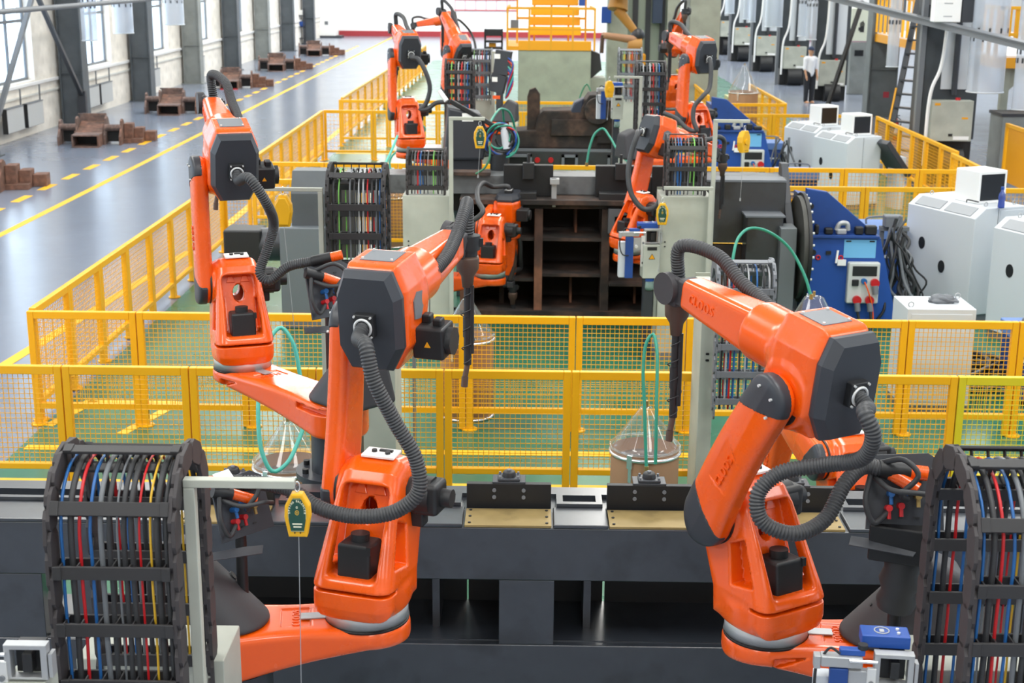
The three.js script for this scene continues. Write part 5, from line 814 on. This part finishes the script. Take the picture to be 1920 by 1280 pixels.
function sleeve(label, x, y0, z, r, h, group, o = {}) {
  const t = thing('perforated_sleeve', label, 'sleeve', [x, y0, z], 0, group);
  part('tube', lathe([[r * 0.98, 0], [r, 0.02], [r, h]], 24), M.duct, t); part('bottom_ring', (() => { const g = new THREE.TorusGeometry(r, 0.014, 6, 24); g.rotateX(Math.PI / 2); return g; })(), M.cabinet, t);
  for (let k = 0; k < 2; k++) for (let i = 0; i < 10; i++) { const a = (i + k * 0.5) / 10 * Math.PI * 2; part('slot', box(0.035, 0.09, 0.012), M.charcoal, t, mul(RY(a), T(0, h * 0.45 + k * 0.16, r))); }
  part('hanger_bar', cyl(0.012, CEIL - y0 - h + 0.1, 6), M.frame, t, [0, h + (CEIL - y0 - h) / 2, 0]); part('top_cap', cyl(r, 0.03, 24), M.frame, t, [0, h, 0]);
  return t;
}
{ const p = onX(169, 76, -11.4); sleeve('hanging translucent perforated sleeve in front of the second window', p.x, p.y, p.z, 0.2, 1.9); const q = onX(232, 62, -11.6); sleeve('hanging grey translucent sleeve on the second dark column', q.x, q.y, q.z, 0.28, 1.7); const r = onX(327, 46, -11.6); sleeve('hanging whitish sleeve on the pale column', r.x, r.y, r.z, 0.32, 1.6); }

// ------------------------------------------------------------------ extraction machines and gear along the right
function machine(label, px, py, z, s = 1, o = {}) {     // px,py: middle of its pale front box
  const p = onZ(px, py, z), h0 = p.y - 0.42 * s, t = thing('extraction_machine', label, 'machine', [p.x, 0, z], 0);
  part('base', bx(-0.5, 0.5, 0, h0, -1.0, -0.15, 0.03), M.black, t); part('body', bx(-0.55, 0.55, h0, 4.6, -1.0, -0.2, 0.02), mat(0x3d4348, 0.5, 0, { map: noiseTint }), t); part('inner_panel', bx(-0.2, 0.42, h0 + 1.0, 4.4, -0.2, -0.17), M.cabinetSide, t); part('duct_pipe', rod(V(0.05, h0 + 0.9, -0.1), V(0.05, 4.6, -0.1), 0.06, 12), M.charcoal, t);
  const k = part('front_box', bx(-0.43 * s, 0.43 * s, h0, h0 + 0.84 * s, -0.2, 0.1, 0.012), M.towerGrey, t, null, null, 'pale grey front box'); part('yellow_sticker', bx(-0.38 * s, -0.26 * s, h0 + 0.74 * s, h0 + 0.79 * s, 0.1, 0.105), M.amber, k); part('yellow_sticker', bx(0.2 * s, 0.33 * s, h0 + 0.46 * s, h0 + 0.5 * s, 0.1, 0.105), M.amber, k); part('white_plate', bx(0.05 * s, 0.38 * s, h0 + 0.03, h0 + 0.1, 0.1, 0.105), M.white, k); part('lock', bx(-0.05, 0.03, h0 + 0.1, h0 + 0.15, 0.1, 0.115), M.black, k);
  part('post', bx(-0.66, -0.56, 0, 5, -0.3, -0.15), M.frame, t); part('cream_conduit', tube([[-0.5, 0.4, 0.12], [-0.46, h0 + 1.0, 0.12], [-0.32, h0 + 1.4, 0.12], [-0.26, h0 + 2.0, 0.12], [-0.26, 4.8, 0.12]], 0.035, 40, 8), M.white, t); part('fan_drum', cy(0.32, 0.5, 0.0, h0 * 0.5, 0.02, 'x', 22), M.black, t); part('red_knob', cyl(0.05, 0.06, 12), M.red, t, [0.12, h0 + 0.86 * s, -0.02]);
  return t;
}
machine('dark extraction machine with pale box right beside the ladder stair', 1782, 226, -28.6, 0.95);
machine('dark extraction machine with pale box beside the standing man', 1560, 137, -47.2, 0.98);
machine('dark extraction machine, second beyond the standing man', 1490, 108, -53.5, 0.95);
machine('dark extraction machine, third beyond the standing man', 1437, 86, -60.5, 0.95);
machine('dark extraction machine, fourth beyond the standing man', 1394, 68, -67, 0.95);
machine('dark extraction machine half hidden by the pale column', 1366, 54, -72, 0.9);
function rsleeve(label, px, py, z, r, h) { const p = onZ(px, py, z); return sleeve(label, p.x, p.y, p.z, r, h); }
rsleeve('wide translucent sleeve hanging beside the white control box', 1846, 172, -27.6, 0.34, 2.2);
rsleeve('narrow translucent sleeve hanging behind the ladder', 1732, 150, -31, 0.14, 2.0);
rsleeve('narrow translucent sleeve hanging between wide column and ladder', 1672, 125, -33, 0.13, 2.2);
rsleeve('translucent sleeve hanging in front of the yellow balusters', 1914, 205, -27, 0.17, 2.0);
rsleeve('clear twin sleeve above the standing man, window-wall one', 1505, 68, -43.5, 0.16, 2.2);
rsleeve('clear twin sleeve above the standing man, mezzanine-side one', 1520, 74, -43, 0.16, 2.2);
rsleeve('wide milky sleeve above the second machine', 1450, 50, -50, 0.3, 2.2);
rsleeve('slim bluish sleeve above the third machine', 1399, 36, -57, 0.13, 2.2);
rsleeve('slim bluish sleeve paired above the third machine', 1410, 41, -56, 0.13, 2.2);
rsleeve('pale sleeve above the fourth machine', 1368, 25, -64, 0.2, 2.2);
{ const p = onY(1646, 217, 0); const c = hcol('steel_column', 'wide dark steel column with a faded red mark, near the ladder', p.x, p.z, 0.84, 0.6, CEIL, M.columnMid); part('red_mark', bx(0.05, 0.22, 0.55, 0.72, 0.24, 0.245), mat(0xa83a48, 0.7), c); }
{ const p = onZ(1316, 100, -40); const t = thing('gantry_column', 'broad pale green gantry column behind the robots', 'column', [p.x, 0, -40]); part('shaft', bx(-0.42, 0.42, 0, CEIL, -0.4, 0.4, 0.02), M.columnPale, t); part('edge_rail', bx(-0.50, -0.42, 0, CEIL, -0.2, 0.42), M.columnLight, t); part('base', bx(-0.6, 0.6, 0, 0.3, -0.6, 0.6, 0.02), M.columnPale, t); }
{ // ladder stair
  const t = thing('ladder_stair', 'dark steel ladder stair beside the wide column', 'ladder', [0, 0, 0]); const a = onZ(1664, 232, -32.2), b = onZ(1722, 0, -33.5), c = onZ(1738, 236, -31.2), d = onZ(1778, 0, -33.0); a.y = 0; c.y = 0;
  part('stringer', bar(a, b, 0.12, 0.08), M.charcoal, t); part('stringer', bar(c, d, 0.07, 0.07), M.charcoal, t); for (let i = 1; i < 11; i++) { const k = i / 12; part('tread', bar(a.clone().lerp(b, k), c.clone().lerp(d, k), 0.16, 0.04), M.charcoal, t); }
  part('yellow_stripe', bar(a.clone().lerp(b, 0.1).add(V(-0.08, 0, 0)), a.clone().lerp(b, 0.45).add(V(-0.08, 0, 0)), 0.04, 0.05), M.yellowOld, t);
}
{ const p = onZ(1776, 42, -27.6), t = thing('white_control_box', 'white wall control box with oval window above the pale machine box', 'control box', [p.x, p.y, p.z]); part('box', bx(-0.25, 0.25, 0, 0.9, -0.3, 0, 0.02), M.white, t); part('oval_window', (() => { const g = cyl(0.05, 0.01, 20).clone(); g.rotateX(Math.PI / 2); g.scale(2.2, 0.8, 1); return g; })(), M.frame, t, [0, 0.48, 0.004]); for (const y of [0.34, 0.1]) part('text_line', bx(-0.08, 0.08, y, y + 0.02, 0.0, 0.004), M.cableLight, t); part('side_box', bx(0.27, 0.5, 0, 0.9, -0.3, -0.02, 0.02), M.charcoal, t); part('wall_arm', bx(-0.1, 0.1, 0.3, 0.4, -1.0, -0.3), M.charcoal, t); }
{ const a = onZ(1580, 2, -33), b = onZ(1925, 88, -24.5), t = thing('crane_rail', 'grey steel rail crossing in front of the machines', 'rail', a); const e = b.clone().sub(a); part('rail', bar(V(0, 0, 0).addScaledVector(e, -0.3), e.clone().multiplyScalar(1.1), 0.10, 0.12), M.frame, t); part('lip', bar(e.clone().multiplyScalar(-0.3).add(V(0, 0.07, 0)), e.clone().multiplyScalar(1.1).add(V(0, 0.07, 0)), 0.18, 0.02), M.frame, t); part('hanger', rod(e.clone().multiplyScalar(0.4), e.clone().multiplyScalar(0.4).add(V(0, CEIL - a.y, 0)), 0.03, 8), M.frame, t); }
{ const a = onZ(1617, 2, -38), b = onZ(1556, 178, -37), t = thing('diagonal_strut', 'black diagonal strut leaning toward the wide dark column', 'strut', b); b.y; part('strut', bar(V(-0.25, -b.y, 0), a.clone().sub(b), 0.09, 0.09), M.beamBlack, t); part('foot', bx(-0.45, -0.05, -b.y, -b.y + 0.05, -0.2, 0.2), M.beamBlack, t); }
{ // mezzanine with yellow balusters
  const a = onZ(1868, 128, -31), t = thing('mezzanine', 'yellow railed mezzanine platform on pale posts', 'mezzanine', [a.x, 0, -31]); part('deck', bx(0, 9, a.y, a.y + 0.22, -12, 0), M.amber, t); part('deck_floor', bx(0.05, 9, a.y + 0.22, a.y + 0.26, -12, -0.05), M.white, t);
  for (const y of [0.45, 1.0]) part('hand_rail', bx(0, 9, a.y + 0.22 + y, a.y + 0.29 + y, -0.08, 0), M.yellow, t); part('hand_rail', bx(0, 0.07, a.y + 1.22, a.y + 1.29, -12, 0), M.yellow, t); for (let i = 0; i < 28; i++) part('baluster', bx(i * 0.16, i * 0.16 + 0.085, a.y + 0.5, a.y + 1.24, -0.07, -0.02), M.yellow, t); for (let i = 0; i < 24; i++) part('baluster', bx(0, 0.06, a.y + 0.26, a.y + 1.24, -0.5 * i - 0.3, -0.5 * i - 0.2), M.yellow, t);
  for (const [x, z] of [[0.3, -0.3], [0.3, -6], [4, -0.3]]) part('support_post', bx(x - 0.08, x + 0.08, 0, a.y, z - 0.08, z + 0.08), M.columnPale, t); part('yellow_post', bx(-0.35, -0.27, 0, a.y + 0.2, -2.4, -2.3), M.yellow, t); part('bracket', ext([[0, 0], [0.5, 0.5], [0, 0.5]], 0.06), M.columnPale, t, [0.38, a.y - 0.5, -0.3]);
}
{ const p = onY(1895, 372, 0), t = thing('yellow_guard', 'yellow solid-panelled guard cage before the dark floor cabinet', 'guard', [p.x, 0, -24.2]); for (const x of [0, 1.2, 2.4]) part('post', bx(x, x + 0.07, 0, 1.35, -0.03, 0.03), M.yellow, t); for (let i = 0; i < 2; i++) part('panel', bx(0.09 + i * 1.2, 1.18 + i * 1.2, 0.25, 1.27, -0.01, 0.01), M.amber, t); part('top_rail', bx(0, 2.5, 1.28, 1.35, -0.03, 0.03), M.yellow, t); part('lower_rail', bx(0, 2.5, 0.15, 0.22, -0.03, 0.03), M.yellow, t); part('side_rail', bx(0, 0.06, 1.28, 1.35, -3.4, 0), M.yellow, t); part('side_panel', bx(0.02, 0.04, 0.25, 1.27, -3.3, -0.05), M.amber, t); part('post', bx(0, 0.07, 0, 1.35, -3.45, -3.38), M.yellow, t); }
{ const p = onY(1868, 330, 0), t = thing('floor_cabinet', 'dark grey floor cabinet below the mezzanine', 'cabinet', [p.x + 0.25, 0, -29.8]); part('body', bx(-0.42, 0.42, 0.1, 1.3, -0.4, 0.4, 0.01), M.columnLight, t); part('top', bx(-0.45, 0.45, 1.3, 1.36, -0.42, 0.42), M.charcoal, t); part('display', bx(-0.2, -0.05, 0.85, 1.0, 0.4, 0.41), M.screen, t); part('plinth', bx(-0.42, 0.42, 0, 0.1, -0.38, 0.38), M.black, t); }
{ const p = onY(1595, 200, 0), t = thing('sign_cabinet', 'pale cabinet bearing a black hand symbol beyond the strut', 'cabinet', [p.x + 1.2, 0, p.z - 4.5]); part('body', bx(-0.32, 0.32, 0, 1.75, -0.4, 0, 0.02), M.columnLight, t); part('panel', bx(-0.36, 0.36, 1.8, 2.9, -0.4, 0, 0.02), mat(0xdfe3cf, 0.5), t); part('hand_palm', bx(-0.07, 0.07, 2.1, 2.3, 0, 0.01), M.black, t); for (let i = 0; i < 4; i++) part('hand_finger', bx(-0.075 + i * 0.04, -0.045 + i * 0.04, 2.3, 2.42 + (i % 3) * 0.03, 0, 0.01), M.black, t); part('hand_thumb', bx(-0.12, -0.07, 2.15, 2.26, 0, 0.01), M.black, t); part('display', bx(-0.2, 0.1, 1.3, 1.5, 0, 0.01), M.screen, t); }
function extinguisher(label, pos) { const t = thing('fire_extinguisher', label, 'extinguisher', pos); part('tank', lathe([[0, 0], [0.075, 0], [0.085, 0.02], [0.085, 0.44], [0.07, 0.50], [0.03, 0.54], [0, 0.54]], 20), M.red, t); part('label', lathe([[0.087, 0.18], [0.087, 0.34]], 20), M.white, t); part('valve', merge([cy(0.03, 0.06, 0, 0.57, 0), bx(-0.02, 0.1, 0.6, 0.62, -0.015, 0.015)]), M.black, t); part('nozzle_hose', tube([[0.03, 0.57, 0.02], [0.12, 0.5, 0.03], [0.11, 0.25, 0.03]], 0.012, 16, 6), M.black, t); return t; }
extinguisher('red fire extinguisher standing behind the yellow side fence', [7.95, 0.02, -29.2]);
extinguisher('red fire extinguisher on the floor under the ladder stair', [9.2, 0.0, -36.4]);
{ // standing man
  const p = onY(1515, 194, 0), t = thing('person', 'person in white shirt, dark trousers and cap standing by a machine', 'person', [p.x, 0, p.z], 0.4);
  const cap = (a, b, r0, r1) => (x, y, z) => { const dx = b[0] - a[0], dy = b[1] - a[1], dz = b[2] - a[2], k = clamp(((x - a[0]) * dx + (y - a[1]) * dy + (z - a[2]) * dz) / (dx * dx + dy * dy + dz * dz), 0, 1); return Math.hypot(x - a[0] - dx * k, y - a[1] - dy * k, z - a[2] - dz * k) - (r0 + (r1 - r0) * k); };
  const fs = (l, k) => (x, y, z) => l.reduce((d, f) => smin(d, f(x, y, z), k), 1);
  const body = fs([cap([0, 1.45, 0], [0, 1.60, 0], 0.055, 0.05), cap([0, 1.63, 0.01], [0, 1.70, 0.0], 0.085, 0.09), cap([-0.10, 0.92, 0], [-0.10, 0.5, 0.01], 0.085, 0.06), cap([-0.10, 0.5, 0.01], [-0.10, 0.08, -0.02], 0.055, 0.04), cap([0.10, 0.92, 0], [0.10, 0.5, 0.01], 0.085, 0.06), cap([0.10, 0.5, 0.01], [0.10, 0.08, -0.02], 0.055, 0.04), cap([-0.1, 0.05, 0.0], [-0.1, 0.045, 0.13], 0.045, 0.04), cap([0.1, 0.05, 0.0], [0.1, 0.045, 0.13], 0.045, 0.04), cap([-0.12, 1.38, 0], [0.12, 1.38, 0], 0.09, 0.09), cap([0, 1.3, 0], [0, 0.95, 0], 0.12, 0.12), cap([-0.22, 1.1, 0.03], [-0.20, 0.86, 0.12], 0.035, 0.028), cap([0.22, 1.1, 0.03], [0.20, 0.86, 0.12], 0.035, 0.028), cap([-0.2, 0.83, 0.13], [-0.19, 0.75, 0.15], 0.03, 0.02), cap([0.2, 0.83, 0.13], [0.19, 0.75, 0.15], 0.03, 0.02), cap([0, 1.64, 0.09], [0, 1.62, 0.1], 0.015, 0.015)], 0.04);
  part('body', sdf(body, [-0.32, 0, -0.2], [0.32, 1.82, 0.24], 0.016), M.skin, t);
  part('shirt', sdf(fs([cap([-0.13, 1.40, 0], [0.13, 1.40, 0], 0.095, 0.095), cap([0, 1.32, 0], [0, 0.96, 0], 0.145, 0.145), cap([-0.19, 1.40, 0], [-0.23, 1.1, 0.03], 0.06, 0.05), cap([0.19, 1.40, 0], [0.23, 1.1, 0.03], 0.06, 0.05)], 0.05), [-0.36, 0.75, -0.22], [0.36, 1.56, 0.24], 0.016), M.shirt, t);
  part('trousers', sdf(fs([cap([-0.06, 0.94, 0], [0.06, 0.94, 0], 0.13, 0.13), cap([-0.10, 0.9, 0], [-0.10, 0.1, 0], 0.10, 0.07), cap([0.10, 0.9, 0], [0.10, 0.1, 0], 0.10, 0.07)], 0.05), [-0.3, 0, -0.22], [0.3, 1.1, 0.24], 0.016), M.trousers, t);
  part('cap', merge([(() => { const g = new THREE.SphereGeometry(0.108, 18, 10, 0, Math.PI * 2, 0, Math.PI / 2); g.translate(0, 1.69, 0); return g; })(), bx(-0.08, 0.08, 1.685, 1.70, 0.06, 0.19, 0.006)]), M.cap, t);
}
// ------------------------------------------------------------------ middle distance: gantry machine with yellow railed platform
{
  const p = onZ(1040, 95, -37), t = thing('gantry_machine', 'pale green gantry base carrying a yellow railed platform', 'gantry', [p.x, 0, -37]); const w = 0.93, h = p.y;
  part('base_block', bx(-w, w, 0, h, -2.2, 0, 0.02), mat(0xa4ab98, 0.55, 0, { map: noiseTint }), t); part('side_lug', ext([[0, h - 0.75], [0.3, h - 0.5], [0.25, h - 0.1], [0, h]], 0.4, 0.02), mat(0x2c2d2f, 0.5), t, [w, 0, -0.6]); part('side_cabinet', bx(w, w + 0.4, 0, h - 0.7, -1.2, -0.4, 0.02), M.columnPale, t); part('toe_board', bx(-w, w, h, h + 0.24, -0.05, 0.02, 0.01), M.amber, t); part('platform', bx(-w - 0.3, w, h, h + 0.1, -3, 0), M.amber, t);
  for (const [y, m2] of [[0.5, M.yellow], [0.75, M.amber], [1.0, M.yellow], [1.25, M.amber], [1.5, M.yellow], [1.78, M.amber]]) part('yellow_panel', bx(-w * 0.8 + y * 0.12, w * 0.8 - y * 0.1, h + y - 0.16, h + y + 0.06, -0.9 - y * 0.3, -0.8 - y * 0.3, 0.02), m2, t);
  for (const [x0, x1, z, y] of [[-w - 0.28, w + 0.08, 0.0, 1.05], [-w - 0.05, w - 0.1, -1.6, 1.5]]) { for (let i = 0; i <= 4; i++) { const x = x0 + (x1 - x0) * i / 4; part('rail_post', bx(x - 0.025, x + 0.025, h, h + y, z - 0.025, z + 0.025), M.yellowOld, t); } for (const k of [0.5, 1]) part('hand_rail', bx(x0, x1, h + y * k - 0.03, h + y * k + 0.03, z - 0.03, z + 0.03), M.yellowOld, t); }
  for (const x of [-w - 0.28, w + 0.08]) part('side_rail', bx(x - 0.03, x + 0.03, h + 1.0, h + 1.06, -3, 0), M.yellowOld, t); part('signal_box', bx(0.62, 0.78, h + 1.1, h + 1.4, -0.9, -0.7), M.blueBright, t); part('grey_box', bx(-w - 0.2, -w, h + 0.5, h + 0.75, -0.3, -0.1), M.frame, t);
  part('upper_block', bx(-w * 0.75, w * 0.75, h + 1.6, h + 3.5, -2.6, -1.6, 0.05), M.yellow, t);
  for (let i = 0; i < 5; i++) part('upper_slat', bx(-w * 0.7, w * 0.7, h + 1.75 + i * 0.3, h + 1.86 + i * 0.3, -1.62, -1.52, 0.02), M.amber, t);
}
{ const p = onY(1146, 178, 0), t = thing('gantry_upright', 'pale green twin upright with dark slots behind the platform', 'gantry', [p.x, 0, -45.5]); part('left_shaft', bx(-0.35, 0.28, 0, CEIL - 0.01, -0.5, 0.2, 0.02), M.columnPale, t); part('slot_back', bx(0.28, 1.9, 0, CEIL - 0.01, -0.5, -0.3), mat(0x8a9488, 0.6), t); for (const x of [0.45, 0.85, 1.3]) part('dark_slot', bx(x, x + 0.17, 0.8, CEIL - 0.01, -0.3, -0.25), M.charcoal, t); part('blue_column', bx(1.05, 1.35, 2.5, CEIL - 0.01, -0.25, 0.05), mat(0x2e3b50, 0.5), t); part('right_shaft', bx(1.5, 1.9, 0, CEIL - 0.01, -0.3, 0.15, 0.02), M.columnPale, t); part('blue_box', bx(-0.55, -0.25, 2.5, 3.0, 0.2, 0.35, 0.02), M.blueBright, t); }
{ // brown-yellow handling arm
  const t = thing('handling_arm', 'brownish yellow jointed handling arm hanging beside the gantry', 'robot arm', at(1190, 88, 41)); const P = [at(1162, -10, 41), at(1158, 18, 41), at(1196, 66, 41), at(1190, 88, 41), at(1130, 66, 40.5)].map(p => p.clone().sub(t.position));
  const br = mat(0xb07f35, 0.55); part('upper_link', rod(P[0], P[1], 0.24, 14, 0.3), br, t); part('middle_link', rod(P[1], P[2], 0.16, 14, 0.1), br, t); part('elbow', new THREE.SphereGeometry(0.2, 16, 12), M.charcoal, t, P[2]); part('wrist_body', cy(0.25, 0.4, 0, 0, 0, 'x', 18), br, t); part('fore_link', rod(P[3].clone().add(V(0, 0.2, 0)), P[4], 0.12, 12, 0.09), mat(0xb48a6a, 0.55), t); part('gripper', rod(P[4], P[4].clone().add(V(-0.02, -0.5, 0)), 0.06, 10), M.brownMetal, t); part('mount', bx(P[0].x - 0.3, P[0].x + 0.3, P[0].y, CEIL - t.position.y, -0.3, 0.3), br, t); part('base_block', bx(-0.3, 0.3, -0.55, -0.2, -0.3, 0.3), M.amber, t); part('pedestal', bx(-0.2, 0.2, -t.position.y, -0.55, -0.2, 0.2), M.columnPale, t); }
{ const p = at(925, 92, 31), t = thing('black_rack', 'small black open rack standing behind the third cell', 'rack', [p.x, 0, p.z]); const y0 = p.y; for (const [x, z] of [[-0.2, 0], [0.17, 0], [-0.2, -0.4], [0.17, -0.4]]) part('upright', bx(x, x + 0.03, 0, y0 + 0.42, z, z + 0.03), M.black, t); for (const y of [0, 0.14, 0.28, 0.38]) part('shelf', bx(-0.2, 0.2, y0 + y, y0 + y + 0.035, -0.4, 0.03), M.black, t); part('sign', bx(-0.18, 0.18, y0 + 0.29, y0 + 0.38, 0.03, 0.045), M.black, t); part('orange_item', bx(-0.1, 0.05, y0 + 0.04, y0 + 0.12, -0.3, -0.1), M.amber, t); }
{ const p = onY(1420, 190, 0); for (let i = 0; i < 4; i++) solo('pale_board_stack', ['pale green board lowest in the stack by the yellow fence', 'pale green board second from bottom of the stack', 'pale green board third from bottom of the stack', 'pale green board on top of the stack'][i], 'board', bx(-0.55, 0.55, 0.15 + i * 0.22, 0.33 + i * 0.22, -0.4, 0.4, 0.02), mat(0xd4d8a8, 0.7), [5.9 + i * 0.03, -0.15 - i * 0.04, -40.5]); }
{ const t = thing('packing_crate', 'brown cardboard crate behind the pale gantry column', 'crate', [5.6, 0, -54]); part('body', bx(-0.5, 0.5, 0, 1.7, -0.5, 0.5, 0.02), M.cardboard, t); part('lid', bx(-0.53, 0.53, 1.7, 1.78, -0.53, 0.53, 0.01), mat(0xc6a184, 0.85), t); part('strap', bx(-0.52, 0.52, 0.8, 0.84, -0.52, 0.52), M.white, t); }
{ const t = thing('packing_crate', 'brown cardboard crates beyond the gantry base at the fence', 'crate', [2.35, 0, -40.3]); part('body', bx(-0.5, 0.4, 0, 1.0, -0.5, 0.5, 0.02), M.cardboard, t); part('lid', bx(-0.53, 0.43, 1.0, 1.05, -0.53, 0.53, 0.01), mat(0xc6a184, 0.85), t); }

{ const p = onZ(612, 66, -85.5), t = thing('white_wall_cabinet', 'white tall cabinet with two small marks at the end wall corner', 'cabinet', [p.x, 0, -86]); part('body', bx(-0.5, 0.5, 0.1, 5.2, -0.6, 0.4, 0.02), M.white, t); part('plinth', bx(-0.52, 0.9, 0, 0.12, -0.6, 0.45), M.charcoal, t); for (const y of [0.75, 2.3]) part('dark_mark', bx(-0.1, 0.1, y, y + 0.2, 0.4, 0.41), M.frame, t); }
{ const p = onY(563, 83, 0), t = thing('tool_stand', 'cluttered dark tool stand against the window wall', 'stand', [p.x, 0, p.z]); for (const [x, z] of [[-0.25, -0.2], [0.25, -0.2], [-0.25, 0.2], [0.25, 0.2]]) part('upright', bx(x - 0.03, x + 0.03, 0, 1.9, z - 0.03, z + 0.03), M.charcoal, t); for (const y of [0.3, 0.9, 1.5]) part('shelf', bx(-0.28, 0.28, y, y + 0.04, -0.23, 0.23), M.charcoal, t); for (const [x, y, m2] of [[-0.1, 0.34, M.white], [0.12, 0.94, M.blueBright], [0.1, 1.54, M.white], [-0.12, 0.94, M.rustWarm]]) part('box', bx(x - 0.12, x + 0.12, y, y + 0.26, -0.15, 0.15, 0.02), m2, t); }
renderer.render(scene, camera);
